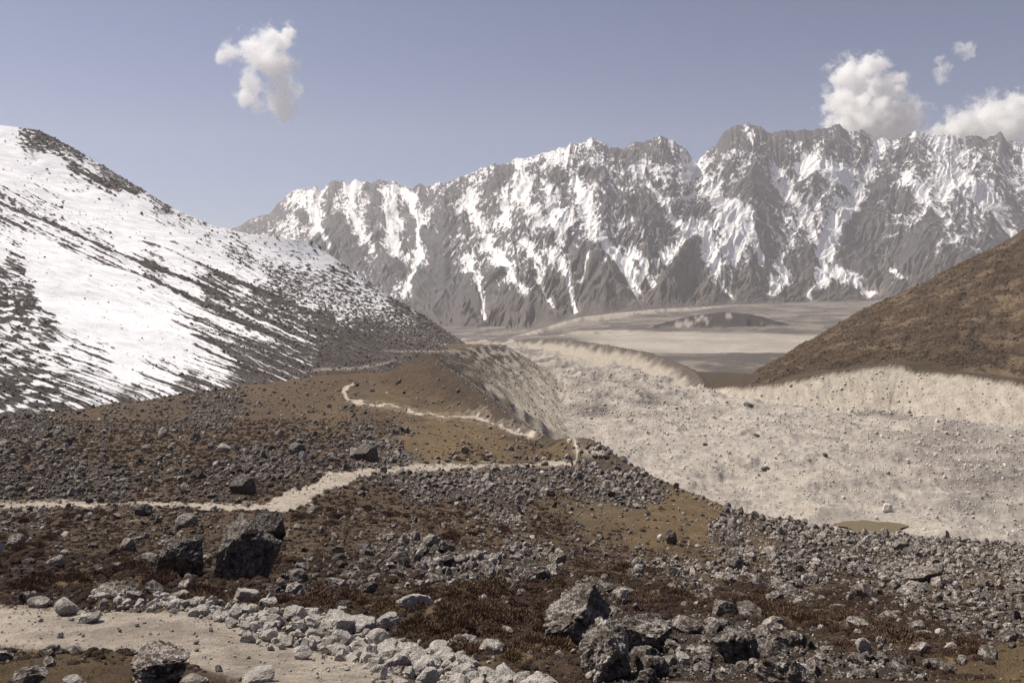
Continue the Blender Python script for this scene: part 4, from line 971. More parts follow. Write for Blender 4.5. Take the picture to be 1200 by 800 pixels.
# ---- hand-placed stones:  u, v(base), width px, height/width, form index, tint, pale, label, category
HAND = [
 (290, 678, 80, .96, 2, .30, 0, 'great blackish boulder with a pale lichen cap standing in the brown heath', 'boulder'),
 (214, 672, 58, .80, 1, .40, 0, 'slanting dark boulder with a shaded overhang beside the great blackish boulder', 'boulder'),
 (316, 634, 36, .95, 2, .25, 0, 'dark rounded boulder half hidden behind the great blackish boulder', 'boulder'),
 (174, 662, 34, .55, 1, .35, 0, 'low dark slab leaning against the slanting boulder with the overhang', 'boulder'),
 (286, 578, 36, .68, 0, .25, 0, 'dark angular block on the near side of the middle trail bend', 'boulder'),
 (346, 532, 20, .7, 0, .3, 0, 'dark block out on the plain with a sunlit flat top', 'boulder'),
 (328, 509, 15, .6, 0, .3, 0, 'small dark block standing alone on the brown plain below the snow', 'boulder'),
 (263, 529, 15, .7, 2, .6, .8, 'pale stone shining out of the dark plain below the snow', 'stone'),
 (676, 750, 88, .62, 1, .62, 0, 'large tilted grey slab rising behind the lichen-white boulder', 'boulder'),
 (712, 792, 66, 1.05, 2, .95, 0, 'upright rounded boulder speckled white with lichen, black hollow under it', 'boulder'),
 (752, 762, 66, .70, 2, .68, 0, 'broad grey boulder behind the upright lichen-white one', 'boulder'),
 (805, 745, 42, .60, 0, .60, 0, 'grey blocky boulder above the jumble of dark boulders', 'boulder'),
 (800, 777, 16, .9, 2, .6, 1, 'small white stone wedged among dark boulders', 'stone'),
 (925, 812, 78, .62, 0, 1.0, 0, 'wide lichen-white boulder nearest the viewer in the boulder heap', 'boulder'),
 (862, 775, 58, .72, 0, .50, 0, 'dark wide boulder between the white stone and the lichen-white wide boulder', 'boulder'),
 (893, 752, 26, .8, 0, .85, 0, 'small lichen-white block perched over a dark hollow in the heap', 'boulder'),
 (850, 722, 30, .70, 0, .65, 0, 'grey block at the far edge of the reddish shrub band', 'boulder'),
 (1012, 766, 19, 1.2, 3, .6, 1, 'pale upright wedge of stone in the reddish shrub band', 'stone'),
 (1078, 683, 48, .42, 1, .58, 0, 'long low grey block on the rough slope under the glacier edge', 'boulder'),
 (1011, 701, 28, .75, 2, .60, 0, 'domed grey boulder on the rough slope with a white stone beside it', 'boulder'),
 (994, 696, 7, .7, 2, .6, 1, 'tiny white stone beside the domed grey boulder', 'stone'),
 (1055, 644, 18, .95, 3, .55, 0, 'pointed grey boulder on the brink against the pale glacier', 'boulder'),
 (787, 637, 13, 1.55, 3, .35, 0, 'dark upright spire of rock on the brown grass', 'boulder'),
 (930, 755, 30, .8, 3, .8, 0, 'tall pale grey block leaning in the reddish shrub band', 'boulder'),
 (1102, 745, 12, .8, 2, .6, 1, 'white stone lying at the edge of the rubble above the reddish shrubs', 'stone'),
 (485, 719, 46, .56, 2, .8, .85, 'large white-grey boulder among the reddish shrubs above the stone bank', 'boulder'),
 (546, 760, 32, .7, 2, .9, .5, 'grey-white boulder in the shrubs at the far end of the stone bank', 'boulder'),
 (576, 768, 30, .62, 1, .9, .4, 'slanting grey-white slab in the shrubs beside the stone bank', 'boulder'),
 (592, 795, 32, .85, 2, .8, .8, 'rounded white boulder ending the pale stone bank', 'stone'),
 (614, 800, 26, .85, 0, .9, .35, 'grey block behind the rounded white boulder of the stone bank', 'stone'),
 (634, 797, 26, .78, 0, .95, .45, 'grey-white block in front of the rust-coloured shrub', 'stone'),
 (452, 735, 36, .52, 2, .8, .75, 'big flat-topped white boulder crowning the pale stone bank', 'stone'),
 (422, 742, 44, .50, 1, .9, .6, 'wide pale slab arching over a dark gap in the stone bank', 'stone'),
 (458, 757, 36, .55, 2, .75, .85, 'broad rounded white stone below the crowning boulder of the bank', 'stone'),
 (402, 752, 22, .85, 0, .7, .9, 'upright pale block at the trail side of the stone bank', 'stone'),
 (394, 762, 20, .6, 2, .7, 1, 'white stone in front of the upright pale block', 'stone'),
 (420, 758, 24, .6, 1, .7, 1, 'pale leaning slab beside the white stone of the bank', 'stone'),
 (436, 752, 20, .6, 0, .7, .95, 'pale block between the leaning slab and the broad white stone', 'stone'),
 (488, 770, 26, .6, 0, .7, .8, 'cream block on the lower end of the stone bank', 'stone'),
 (520, 778, 26, .7, 0, .7, .85, 'pale square block near the end of the stone bank', 'stone'),
 (290, 708, 30, .55, 1, .7, .9, 'cream slab at the upper edge of the trailside stones', 'stone'),
 (314, 716, 22, .7, 2, .9, .5, 'grey-white stone with a dark underside beside the cream slab', 'stone'),
 (212, 702, 28, .55, 0, .9, .45, 'greyish double-humped stone resting on the far rim of the near trail', 'stone'),
 (75, 719, 28, .78, 0, .9, .55, 'squared pale grey block on the far rim of the near trail', 'stone'),
 (45, 712, 24, .55, 2, .95, .3, 'rounded grey stone between the dark stone and the squared block', 'stone'),
 (32, 708, 20, .75, 2, .35, 0, 'dark rounded stone at the start of the trail rim', 'stone'),
 (105, 727, 26, .5, 1, .8, .75, 'tilted pale slab sunk into the near trail', 'stone'),
 (134, 700, 52, .40, 1, .65, 0, 'long dark lichen-grey outcrop behind the near trail', 'boulder'),
 (182, 697, 32, .48, 0, .45, 0, 'dark grey rock behind the near trail beside the long outcrop', 'boulder'),
 (188, 794, 66, .62, 3, .72, 0, 'jagged grey boulder jutting from the near side of the trail', 'boulder'),
 (36, 806, 42, .62, 0, .75, 0, 'grey rock in the turf below the near trail', 'boulder'),
 (4, 768, 22, .6, 0, .6, 0, 'squat grey stone on the lower lip where the near trail begins', 'stone'),
 (85, 768, 22, .5, 1, .6, .2, 'flat grey stone on the near lip of the trail', 'stone'),
 (302, 797, 40, .34, 1, .7, .8, 'flat pale slab casting a black shadow on the near trail', 'stone'),
 (88, 806, 30, .5, 1, .8, .5, 'pale flat stone in the turf between grey rocks below the near trail', 'stone'),
 (228, 806, 34, .6, 0, .85, .45, 'pale grey block beside the jagged boulder of the trail', 'stone'),
 (230, 753, 7, .7, 2, .5, .4, 'lone pebble-sized dark stone in the middle of the near trail', 'stone'),
 (1040, 601, 13, .8, 0, .6, 1, 'white block standing on the glacier rubble by the meltwater pool', 'boulder'),
 (967, 537, 7, .9, 0, .15, 0, 'black boulder standing alone on the pale glacier rubble', 'boulder'),
 (886, 513, 8, .7, 0, .15, 0, 'far black boulder on the pale middle of the glacier', 'boulder'),
 (897, 547, 11, .6, 1, .15, 0, 'low broad black boulder on the pale near glacier', 'boulder'),
 (1062, 548, 8, .5, 1, .35, .2, 'flat brown-grey boulder in the middle of the glacier rubble', 'boulder'),
 (826, 524, 6, .6, 0, .2, 0, 'small dark boulder near the left side of the glacier rubble', 'boulder'),
 (877, 474, 12, .6, 0, .15, 0, 'dark boulder under the low pale wall of the glacier', 'boulder'),
 (430, 539, 34, .62, 0, .25, 0, 'dark block where the middle trail leaves the plain', 'boulder'),
 (418, 536, 22, .6, 2, .9, .25, 'pale grey block beside the dark block at the trail', 'boulder'),
 (637, 537, 5, .6, 2, .6, 1, 'white stone on the grass just behind the hikers', 'stone'),
]
hand_done = []
mesh_cache = {}


def individual(name, u, y, w_, hw, form, tint, pale, seed, sub=None, rot=None, sink=.25):
    """one rock as an object of its own; copies share the mesh of their kind"""
    px = w_ * FPX / y
    sub = sub or (5 if px > 48 else 4 if px > 26 else 3 if px > 12 else 2)
    cands = [k for k in range(16) if k % 4 == form]
    pk = cands[seed % len(cands)]
    tq, pq = round(tint * 5) / 5, round(pale * 5) / 5
    key = (sub, pk, tq, pq)
    if key not in mesh_cache:
        fm_, v, f = PROTO[min(sub, 4)][pk]
        if sub >= 4:
            if sub == 5: v, f = rock_proto(5, 400 + pk, 13, .05, FORMS[pk % 4])
            v = crag(v, pk * 3 + 1, .13 if sub == 5 else .055)
        me = mk_mesh(name, v, f, sub >= 4, None, tint=np.full(len(v), tq), pale=np.full(len(v), pq))
        me.materials.append(M_ROCK)
        mesh_cache[key] = me
    me = mesh_cache[key]
    o = bpy.data.objects.new(name, me); C.objects.link(o)
    x = (u - 600) / FPX * y
    ext = np.ptp(PROTO[min(sub, 4)][pk][1][:, 2])
    h = hw * w_
    sx = w_ / 2; sz = h / ext
    o.scale = (sx, sx * .9, sz * 1.12)
    o.location = (x, y, float(gz(np.array([x]), np.array([y]))[0]) + h * (.5 - sink))
    r = random.Random(seed)
    o.rotation_euler = rot if rot else (r.uniform(-.2, .2), r.uniform(-.2, .2), r.choice([0, math.pi]) + r.uniform(-.5, .5))
    return o


ROTS = {'slanting dark': (.15, -.35, .2), 'large tilted': (.2, -.45, .3), 'tilted pale': (.1, -.3, .3), 'flat pale slab': (.12, -.2, .4)}
for k, (u, v, wp, hw, form, tint, pale, label, cat) in enumerate(HAND):
    if v > 850: continue
    isgl = any(q in label for q in ('glacier', )) and cat == 'boulder' and ('brink' not in label) and ('slope' not in label)
    if isgl and v < 610:
        y = 130 * FPX / (v - VH)
    else:
        y = d_on(u, v)
    w_ = wp * y / FPX
    rot = next((r for q, r in ROTS.items() if label.startswith(q)), None)
    o = individual('boulder' if cat == 'boulder' else 'stone', u, y, w_, hw, form, tint, pale, k * 7 + 3, rot=rot, sink=.14)
    tag(o, label, cat)
    hand_done.append((u, v, wp, hw, y))

# drop scattered rocks that would sit in front of or inside the placed ones
keep = np.ones(n, bool)
RV_ = sample(Vp, RU_, RY_)
for u, v, wp, hw, y in hand_done:
    if wp < 12: continue
    inb = (np.abs(RU_ - u) < wp * .5) & (RV_ > v - wp * hw * .75) & (RV_ < v + 4) & (RW_ * FPX / RY_ > 3) & (RY_ < y * 1.15)
    keep &= ~inb
RU_, RY_, RW_, RP_, RT_, RK_, RV_ = [a[keep] for a in (RU_, RY_, RW_, RP_, RT_, RK_, RV_)]


def zone(u, v):
    if v < 470 and u > 480: return 'on the steep rubbly flank of the left moraine'
    if u < 430 and v < 510: return 'on the brown plain at the foot of the snow slope'
    if u < 430 and v < 590: return 'in the dark block field before the middle trail'
    if u < 240 and v < 690: return 'in the heath left of the great blackish boulder'
    if u < 430 and v < 690: return 'in the heath around and right of the great blackish boulder'
    if u < 330: return 'behind the far rim of the near trail'
    if v < 560 and u < 760: return 'near the hikers on the moraine trail'
    if v < 610 and u < 780: return 'in the block band between the hikers and the grass hollow'
    if v < 640 and u < 700: return 'in the dark heath before the block band'
    if u < 700 and v < 700: return 'in the rock pile above the reddish shrubs'
    if u < 660: return 'among the reddish shrubs by the pale stone bank'
    if v > 728: return 'in the boulder heap beyond the pale stone bank'
    if v > 690: return 'along the reddish shrub band under the rough slope'
    if v > 652: return 'on the rough slope below the brink of the moraine'
    return 'on the brink of the moraine above the glacier'


order = np.argsort(-(RW_ * FPX / RY_))
vis = (RU_ > -10) & (RU_ < 1210) & (RV_ < 806)
N_BOULD = 300 - sum(1 for h in HAND if h[8] == 'boulder') - 12
top = [i for i in order if vis[i] and RP_[i] == 0][:N_BOULD]
FORMW = ['blocky', 'slab-like', 'rounded', 'pointed']
ZLIST = {}
for i in top:
    u, y, w_ = RU_[i], RY_[i], RW_[i]
    form = int(RK_[i] % 4); tint = float(round(RT_[i] * 5) / 5)
    hw = {0: .72, 1: .45, 2: .75, 3: .95}[form]
    o = individual('boulder', u, y, w_, hw, form, tint, 0.0, int(i), rot=None, sink=.3)
    wpx = w_ * FPX / y
    size = 'largest' if wpx > 34 else 'large' if wpx > 22 else 'mid-sized' if wpx > 15 else 'small'
    tone = 'blackish' if tint < .3 else 'dark grey' if tint < .5 else 'grey' if tint < .7 else 'lichen-pale'
    tag(o, f'{size} {tone} {FORMW[form]} boulder {zone(u, RV_[i])}', 'boulder', 'lichen-covered boulders strewn over the moraine')
rest = np.ones(len(RU_), bool); rest[top] = False
wpx = RW_ * FPX / RY_
pos = parts_of(RU_, RY_, RW_)
Vl, Fl, Tl, Pl = [], [], [], []; off = 0
for sub, lo, hi in ((0, 0, 2.6), (1, 2.6, 7), (2, 7, 1e9)):
    m = rest & (wpx >= lo) & (wpx < hi)
    if not m.any(): continue
    v, f, t, p = merge([(a[1], a[2]) for a in PROTO[sub]], RK_[m], pos[m], RW_[m] / 2, rotz_tilt(int(m.sum()), np.random.default_rng(sub + 60)), RT_[m], RP_[m])
    Vl.append(v); Fl.append(f + off); Tl.append(t); Pl.append(p); off += len(v)
o = link('rubble', mk_mesh('rubble', np.concatenate(Vl), np.concatenate(Fl), False, None, tint=np.concatenate(Tl), pale=np.concatenate(Pl)), M_ROCK)
tag(o, 'dark lichen-speckled rubble and blocks covering the moraine slope', 'rubble', kind='stuff')
print('rubble tris', len(o.data.polygons), round(time.time() - T0, 1))

def strew(name, PX, PY, PZ, prob, n_, wpx, power, tint, label, mat=None, flat=.7, seed=0):
    """small pieces lying on a slope's own surface"""
    r = np.random.default_rng(seed)
    su1, sv1 = pix(PX, np.maximum(PY, 20), PZ)
    ok = np.flatnonzero(((prob > 0) & (su1 > -60) & (su1 < 1260) & (sv1 < 520)).ravel())
    pk_ = r.choice(ok, n_ * 3); pk_ = pk_[r.random(len(pk_)) < prob.ravel()[pk_]][:n_]
    p = np.stack([PX.ravel()[pk_], PY.ravel()[pk_], PZ.ravel()[pk_]], -1).astype(float)
    m_ = len(p); e = 1 - power
    px = (wpx[0] ** e + r.random(m_) * (wpx[1] ** e - wpx[0] ** e)) ** (1 / e)
    w_ = px * p[:, 1] / FPX
    p[:, :2] += r.normal(size=(m_, 2)) * .4; p[:, 2] += w_ * .12
    a = merge([(q_[1], q_[2]) for q_ in PROTO[1]], r.integers(0, 16, m_), p, w_ / 2, rotz_tilt(m_, r, .3) * np.array([1, 1, flat])[None, :, None], np.clip(r.normal(tint, .15, m_), .05, 1), np.zeros(m_))
    tag(link(name, mk_mesh(name, a[0], a[1], False, None, tint=a[2], pale=a[3]), mat or M_ROCK), label, name, kind='stuff')


strew('scree', SX, SY, SZ, np.where((SY > 200) & (t2_s < 1), sstep(.52, .36, snow) * .7 + .015, 0), 26000, (1.0, 4.2), 2.7, .3, 'dark stones poking through the snow on the slope', None, .8, 21)
strew('scrub', HX, HY, HZ, np.where((HY > 500) & (t2_h > .03) & (t2_h < 1.0), .15 + .7 * rocky[..., 0], 0), 16000, (1.0, 3.2), 2.6, .35, 'dark low scrub and stones dotted over the brown hill', M_HEATH, .9, 22)

# ---- pale trailside stones
BANK = [(112, 703, 5), (150, 702, 6), (200, 706, 6), (245, 714, 9), (285, 726, 14), (325, 738, 17), (365, 744, 18), (400, 752, 18), (440, 765, 22), (480, 778, 22), (520, 788, 18), (560, 797, 12), (600, 804, 9), (650, 808, 8)]


def bank_pts(n_, seed, spread=1.0):
    r = np.random.default_rng(seed)
    t = r.random(n_) ** .75 * (len(BANK) - 1.001); k = t.astype(int); f = t - k
    B = np.array(BANK, float)
    p = B[k] * (1 - f)[:, None] + B[k + 1] * f[:, None]
    return p[:, 0] + r.normal(size=n_) * 8, p[:, 1] + r.normal(size=n_) * p[:, 2] * .62 * spread, r


u, v, r = bank_pts(1900, 71)
y = np.array([d_on(a, b) for a, b in zip(u, v)])
q = r.random(len(u)); px = (2.6 ** -1.0 + q * (32 ** -1.0 - 2.6 ** -1.0)) ** (1 / -1.0)
px = np.minimum(px, np.interp(u, [100, 250, 330, 420, 700], [9, 15, 19, 32, 26]))
pal = np.clip(r.normal(.88, .13, len(u)), .3, 1); tn = np.clip(r.normal(.7, .15, len(u)), .2, 1)
w_ = px * y / FPX
kk = r.integers(0, 16, len(u))
od = np.argsort(-px); tops = [i for i in od if v[i] < 803][:190]
for i in tops:
    form = int(kk[i] % 4)
    o = individual('stone', u[i], y[i], w_[i], {0: .7, 1: .42, 2: .72, 3: .85}[form], form, tn[i], pal[i], int(i) + 900, sink=.16)
    size = 'biggest' if px[i] > 18 else 'big' if px[i] > 13 else 'middling' if px[i] > 9 else 'small'
    tone = 'white' if pal[i] > .93 else 'cream' if pal[i] > .8 else 'greyish'
    zz = 'on the far rim of the near trail' if u[i] < 240 else 'in the loose scatter where the stone bank begins' if u[i] < 330 else 'on the shrub side of the stone bank' if v[i] < np.interp(u[i], [b[0] for b in BANK], [b[1] for b in BANK]) else 'on the trail side of the stone bank'
    if u[i] > 500: zz = 'at the far end of the stone bank'
    tag(o, f'{size} {tone} {FORMW[form]} stone {zz}', 'stone', 'pale stones banked along the near trail')
rest = np.ones(len(u), bool); rest[tops] = False
U_ = [u[rest]]; Y_ = [y[rest]]; W_ = [w_[rest]]; P_ = [pal[rest]]; T_ = [tn[rest]]
# pebbles on the paths
def acc_path(u, y, r): return (sample(pm, u, y) > .35) & (r.random(len(u)) < .35 + .35 * (y > 14.5))
for nn, yr_, wr, sd in ((4500, (8.5, 18), (1.3, 8), 81), (9000, (60, 330), (1.2, 5.5), 82)):
    a, b, c = scatter(nn, (-60, 760), yr_, acc_path, wr, .8, .012, 2.6, sd)
    U_.append(a); Y_.append(b); W_.append(c); P_.append(np.clip(rng.normal(.85, .2, len(a)), .3, 1)); T_.append(np.full(len(a), .7))
U_, Y_, W_, P_, T_ = map(np.concatenate, (U_, Y_, W_, P_, T_))
pos = parts_of(U_, Y_, W_, .2)
m = W_ * FPX / Y_ > 4
k_ = rng.integers(0, 16, len(U_))
a = merge([(q_[1], q_[2]) for q_ in PROTO[2]], k_[m], pos[m], W_[m] / 2, rotz_tilt(int(m.sum()), rng, .3), T_[m], P_[m])
b = merge([(q_[1], q_[2]) for q_ in PROTO[1]], k_[~m], pos[~m], W_[~m] / 2, rotz_tilt(int((~m).sum()), rng, .3), T_[~m], P_[~m])
o = link('gravel', mk_mesh('gravel', np.concatenate([a[0], b[0]]), np.concatenate([a[1], b[1] + len(a[0])]), False, None, tint=np.concatenate([a[2], b[2]]), pale=np.concatenate([a[3], b[3]])), M_ROCK)
tag(o, 'pale pebbles and chips scattered on the dirt trails', 'gravel', kind='stuff')

# ---- rubble on the glacier
acc_g = lambda u, y, r: (sample((g2 | ((src == 5) & ing)).astype(F32), u, y) > .9) & (r.random(len(u)) < .26 + .5 * sample(dk[..., 0], u, y) * (y > 0))
u, y, w_ = scatter(60000, (560, 1290), (330, 1300), acc_g, (1.0, 4.4), 5, .3, 3.7, 91)
n_ = len(u)
dl_ = sample(dk[..., 0], u, y)
pal = np.where(rng.random(n_) < .03 + .14 * dl_, 0, np.clip(rng.normal(.72, .2, n_), .2, 1)); tn = np.clip(rng.normal(.75, .2, n_), .2, 1)
px = w_ * FPX / y
od = np.argsort(-px)
gv_ = sample(Vp, u, y)
tops = [i for i in od if gv_[i] < 632 and u[i] < 1205][:45]
for i in tops:
    form = int(i % 4)
    o = individual('boulder', u[i], y[i], w_[i], {0: .7, 1: .45, 2: .72, 3: .85}[form], form, float(tn[i]), float(pal[i]), int(i) + 5000, sub=2, sink=.2)
    tone = 'pale' if pal[i] > .5 else 'beige-grey' if pal[i] > 0 else 'dark grey'
    zz = 'near the meltwater pool on the glacier' if abs(u[i] - 1020) < 90 and gv_[i] > 570 else 'on the pale middle of the glacier' if gv_[i] > 515 and u[i] < 1000 else 'on the grey rubble patch of the glacier' if u[i] >= 1000 else 'on the far wrinkled reach of the glacier'
    tag(o, f'distant {tone} {FORMW[form]} boulder {zz}', 'boulder', 'boulders lying on the debris-covered glacier')
rest = np.ones(n_, bool); rest[tops] = False
pos = parts_of(u, y, w_, .2)
k_ = rng.integers(0, 16, n_)
a = merge([(q_[1], q_[2]) for q_ in PROTO[1]], k_[rest], pos[rest], w_[rest] / 2, rotz_tilt(int(rest.sum()), rng, .3), tn[rest], pal[rest])
o = link('glacier_debris', mk_mesh('glacier_debris', a[0], a[1], False, None, tint=a[2], pale=a[3]), M_ROCK)
tag(o, 'beige and grey stone debris covering the glacier', 'debris', kind='stuff')
print('glacier debris', n_, round(time.time() - T0, 1))

# ------------------------------------------------------------------ shrubs and turf
def shrub_proto(seed, n_tw, h=.55, up=.5):
    r = np.random.default_rng(seed)
    V_, F_, T_ = [], [], []
    lob = [(r.uniform(-.5, .5), r.uniform(-.45, .45), r.uniform(.4, .6)) for _ in range(5)]
    for k in range(n_tw):
        lx, ly, lr = lob[r.integers(5)]
        a = r.random() * 6.283; el_ = math.asin(r.random() ** .8)
        d = np.array([math.cos(a) * math.cos(el_), math.sin(a) * math.cos(el_), math.sin(el_)])
        b = np.array([lx, ly, 0]) + d * lr * np.array([1, 1, h / .55 * 1.0]) * r.uniform(.55, .95)
        b[2] = max(b[2] * .95, .0)
        g = d * .5 + np.array([0, 0, up]) + r.normal(size=3) * .3
        g /= np.linalg.norm(g)
        L = r.uniform(.07, .17)
        sd = np.cross(g, r.normal(size=3)); sd /= np.linalg.norm(sd) + 1e-6; sd *= r.uniform(.008, .02)
        i0 = len(V_)
        V_ += [b - sd, b + sd, b + g * L * .6 + sd * 1.3, b + g * L]
        F_ += [(i0, i0 + 1, i0 + 2), (i0, i0 + 2, i0 + 3)]
        t_ = np.clip(r.normal(.45, .25), 0, 1)
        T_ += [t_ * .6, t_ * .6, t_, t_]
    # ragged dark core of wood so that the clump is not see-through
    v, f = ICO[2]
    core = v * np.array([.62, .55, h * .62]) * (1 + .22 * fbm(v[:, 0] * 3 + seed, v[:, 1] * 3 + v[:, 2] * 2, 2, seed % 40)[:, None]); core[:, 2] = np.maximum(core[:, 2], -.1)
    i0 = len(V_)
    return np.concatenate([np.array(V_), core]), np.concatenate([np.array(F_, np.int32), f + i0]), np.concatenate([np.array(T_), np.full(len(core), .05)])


SHR = [shrub_proto(500 + k, 2600) for k in range(6)]
SHM = []
for v, f, t in SHR:
    me = mk_mesh('shrub', v, f, False, None, tint=t, pale=np.zeros(len(t))); me.materials.append(M_PLANT); SHM.append(me)
# image patches where the clumps grow: u, v, half width, half height, number
BEDS = [(540, 700, 90, 10, 16), (600, 728, 62, 16, 22), (650, 765, 34, 18, 12), (560, 765, 30, 14, 5), (345, 708, 48, 10, 12), (425, 712, 40, 9, 9), (500, 742, 40, 14, 8), (700, 665, 60, 8, 6), (770, 705, 70, 8, 8), (850, 709, 60, 8, 8), (905, 724, 45, 10, 10), (985, 742, 50, 10, 10), (1055, 753, 50, 10, 10), (1110, 768, 40, 9, 8),
        (60, 640, 70, 18, 9), (40, 690, 60, 8, 7), (130, 660, 50, 14, 6), (100, 612, 80, 10, 6), (400, 610, 80, 14, 6), (480, 600, 80, 10, 5), (560, 632, 70, 8, 5), (640, 690, 40, 6, 4), (250, 700, 30, 5, 3), (1090, 655, 40, 5, 3), (180, 690, 25, 5, 2)]


def bedname(u, v):
    if v < 650 and u < 300: return 'in the heath behind the great blackish boulder'
    if v < 650: return 'in the dark heath beyond the rock pile'
    if u < 240: return 'in the heath above the near trail'
    if u < 470 : return 'in the hedge-like band above the pale stones'
    if u < 620 and v > 735: return 'beside the end of the stone bank'
    if u < 700 and v > 735: return 'before the lichen-white upright boulder'
    if u < 700: return 'in the thicket before the rock pile'
    if u < 870: return 'above the boulder heap'
    return 'in the shrub band crossing the rough slope'


r = np.random.default_rng(77); k = 0
for bu, bv, hu_, hv_, cnt in BEDS:
    for _ in range(cnt):
        u = bu + r.normal() * hu_ * .55; v = bv + r.normal() * hv_ * .55
        if v > 815: continue
        y = d_on(u, v)
        if sample(pm, np.array([u]), np.array([y]))[0] > .3: continue
        w_ = float(np.clip(r.uniform(28, 66) * y / FPX, .4, 2.2)) * (.8 if y > 30 else 1)
        me = SHM[k % 6]
        o = bpy.data.objects.new('shrub', me); C.objects.link(o)
        x = (u - 600) / FPX * y
        o.location = (x, y, float(gz(np.array([x]), np.array([y]))[0]) - .02)
        o.scale = (w_ * .56, w_ * .5, w_ * r.uniform(.34, .52)); o.rotation_euler = (0, 0, r.uniform(0, 6.28))
        wp = w_ * FPX / y
        tag(o, f"{'wide' if wp > 42 else 'mid-sized' if wp > 32 else 'small'} {['rusty', 'dark red-brown', 'brown', 'reddish', 'dry', 'bristly'][k % 6]} shrub {bedname(u, v)}", 'shrub', 'dwarf shrubs on the moraine slope')
        k += 1
print('shrubs', k)
# low heath: small twiggy cushions, uncountable
HP_ = [shrub_proto(600 + q, 70) for q in range(6)]
acc_h = lambda u, y, r: (sample((src == 1) & ins, u, y) > .9) & (r.random(len(u)) < sample(wH, u, y) * 1.0 + .16 * (u < 460) + .06) & (sample(pm, u, y) < .25)
us, ys, ws = [], [], []
for nn, yr_, wr, sd in ((13000, (11, 45), (8, 26), 301), (30000, (40, 300), (3.5, 12), 302)):
    a, b, c = scatter(nn, (-100, 1300), yr_, acc_h, wr, 1.5, .1, 2.0, sd); us.append(a); ys.append(b); ws.append(c)
us, ys, ws = map(np.concatenate, (us, ys, ws))
k_ = rng.integers(0, 6, len(us)); x = (us - 600) / FPX * ys
pos = np.stack([x, ys, gz(x, ys) - .02], -1)
Rm = rotz_tilt(len(us), rng, .08) * np.array([1, 1, 1.35])[None, :, None]
Vl, Fl, Tl, off = [], [], [], 0
for q in range(6):
    m = k_ == q; nn = int(m.sum())
    v, f, t = HP_[q]
    vv = np.einsum('nij,vj->nvi', Rm[m], v) * (ws[m] / 2 * 1.1)[:, None, None] + pos[m][:, None, :]
    Vl.append(vv.reshape(-1, 3)); Fl.append((f[None] + (np.arange(nn) * len(v))[:, None, None] + off).reshape(-1, 3)); Tl.append((t[None] * rng.uniform(.2, 1.0, nn)[:, None]).ravel()); off += nn * len(v)
o = link('heath', mk_mesh('heath', np.concatenate(Vl), np.concatenate(Fl), False, None, tint=np.concatenate(Tl), pale=np.zeros(off)), M_HEATH)
tag(o, 'low dark red-brown heath covering the slope between the rocks', 'heath', kind='stuff')
# dry grass
acc_t = lambda u, y, r: (sample((src == 1) & ins, u, y) > .9) & (r.random(len(u)) < sample(wG, u, y) + .10 + .25 * (sample(wH, u, y) > .4)) & (sample(pm, u, y) < .5)
a, b, c = scatter(26000, (-80, 1290), (9, 40), acc_t, (3, 8), .35, .04, 2.2, 311)
nn = len(a); x = (a - 600) / FPX * b
bx = np.repeat(np.stack([x, b, gz(x, b) - .01], -1), 4, 0); hh = np.repeat(c, 4) * rng.uniform(.5, 1.1, nn * 4)
bx[:, :2] += rng.normal(size=(nn * 4, 2)) * np.repeat(c, 4)[:, None] * .4
an_ = rng.random(nn * 4) * 6.283; wd = hh * .07
sx_ = np.stack([np.cos(an_) * wd, np.sin(an_) * wd, 0 * wd], -1); ln = np.stack([rng.normal(size=nn * 4) * hh * .35, rng.normal(size=nn * 4) * hh * .35, hh * .8], -1)
tv = np.stack([bx - sx_, bx + sx_, bx + ln], 1).reshape(-1, 3)
o = link('grass', mk_mesh('grass', tv, np.arange(len(tv), dtype=np.int32).reshape(-1, 3), False, None, tint=np.repeat(rng.random(nn * 4) * .5, 3), pale=np.repeat(rng.uniform(.45, 1, nn * 4), 3)), M_PLANT)
tag(o, 'short dry ochre grass growing between the stones', 'grass', kind='stuff')
print('plants', round(time.time() - T0, 1))

# ------------------------------------------------------------------ meltwater pond
pw = np.linspace(0, 2 * np.pi, 64, endpoint=False)
pr = 1 + .12 * np.sin(pw * 3 + .5) + .08 * np.sin(pw * 5) + .05 * np.sin(pw * 9 + 1) + .03 * np.sin(pw * 17)
pv = np.stack([px_ + np.cos(pw) * 17 * pr, py_ + np.sin(pw) * 11.5 * pr, np.full(64, pz_ + .15)], -1)
pv = np.concatenate([[(px_, py_, pz_ + .15)], pv])
s = NT('silty_meltwater')
n_ = s.noise(s.n('NewGeometry').outputs['Position'], .6, 4, .6)
bw = s.n('Bump', i={'Strength': .15, 'Distance': .05, 'Height': n_})
s.bsdf(s.mix(s.ramp(n_, .3, .7), (.13, .10, .055, 1), (.165, .13, .075, 1)), .45, bw.outputs[0], .2)
o = link('pond_water', mk_mesh('pond_water', pv, np.array([(0, 1 + k, 1 + (k + 1) % 64) for k in range(64)]), True), s.m)
tag(o, kind='structure')

# ------------------------------------------------------------------ hikers
M_SKIN, M_RED, M_DARK = mat_plain('skin', (.45, .27, .19)), mat_plain('red_cloth', (.55, .035, .02)), mat_plain('dark_cloth', (.03, .032, .04))
M_GREY, M_HAIR, M_BLUE = mat_plain('grey_cloth', (.22, .23, .25)), mat_plain('dark_hair', (.02, .016, .013)), mat_plain('blue_cloth', (.06, .09, .17))


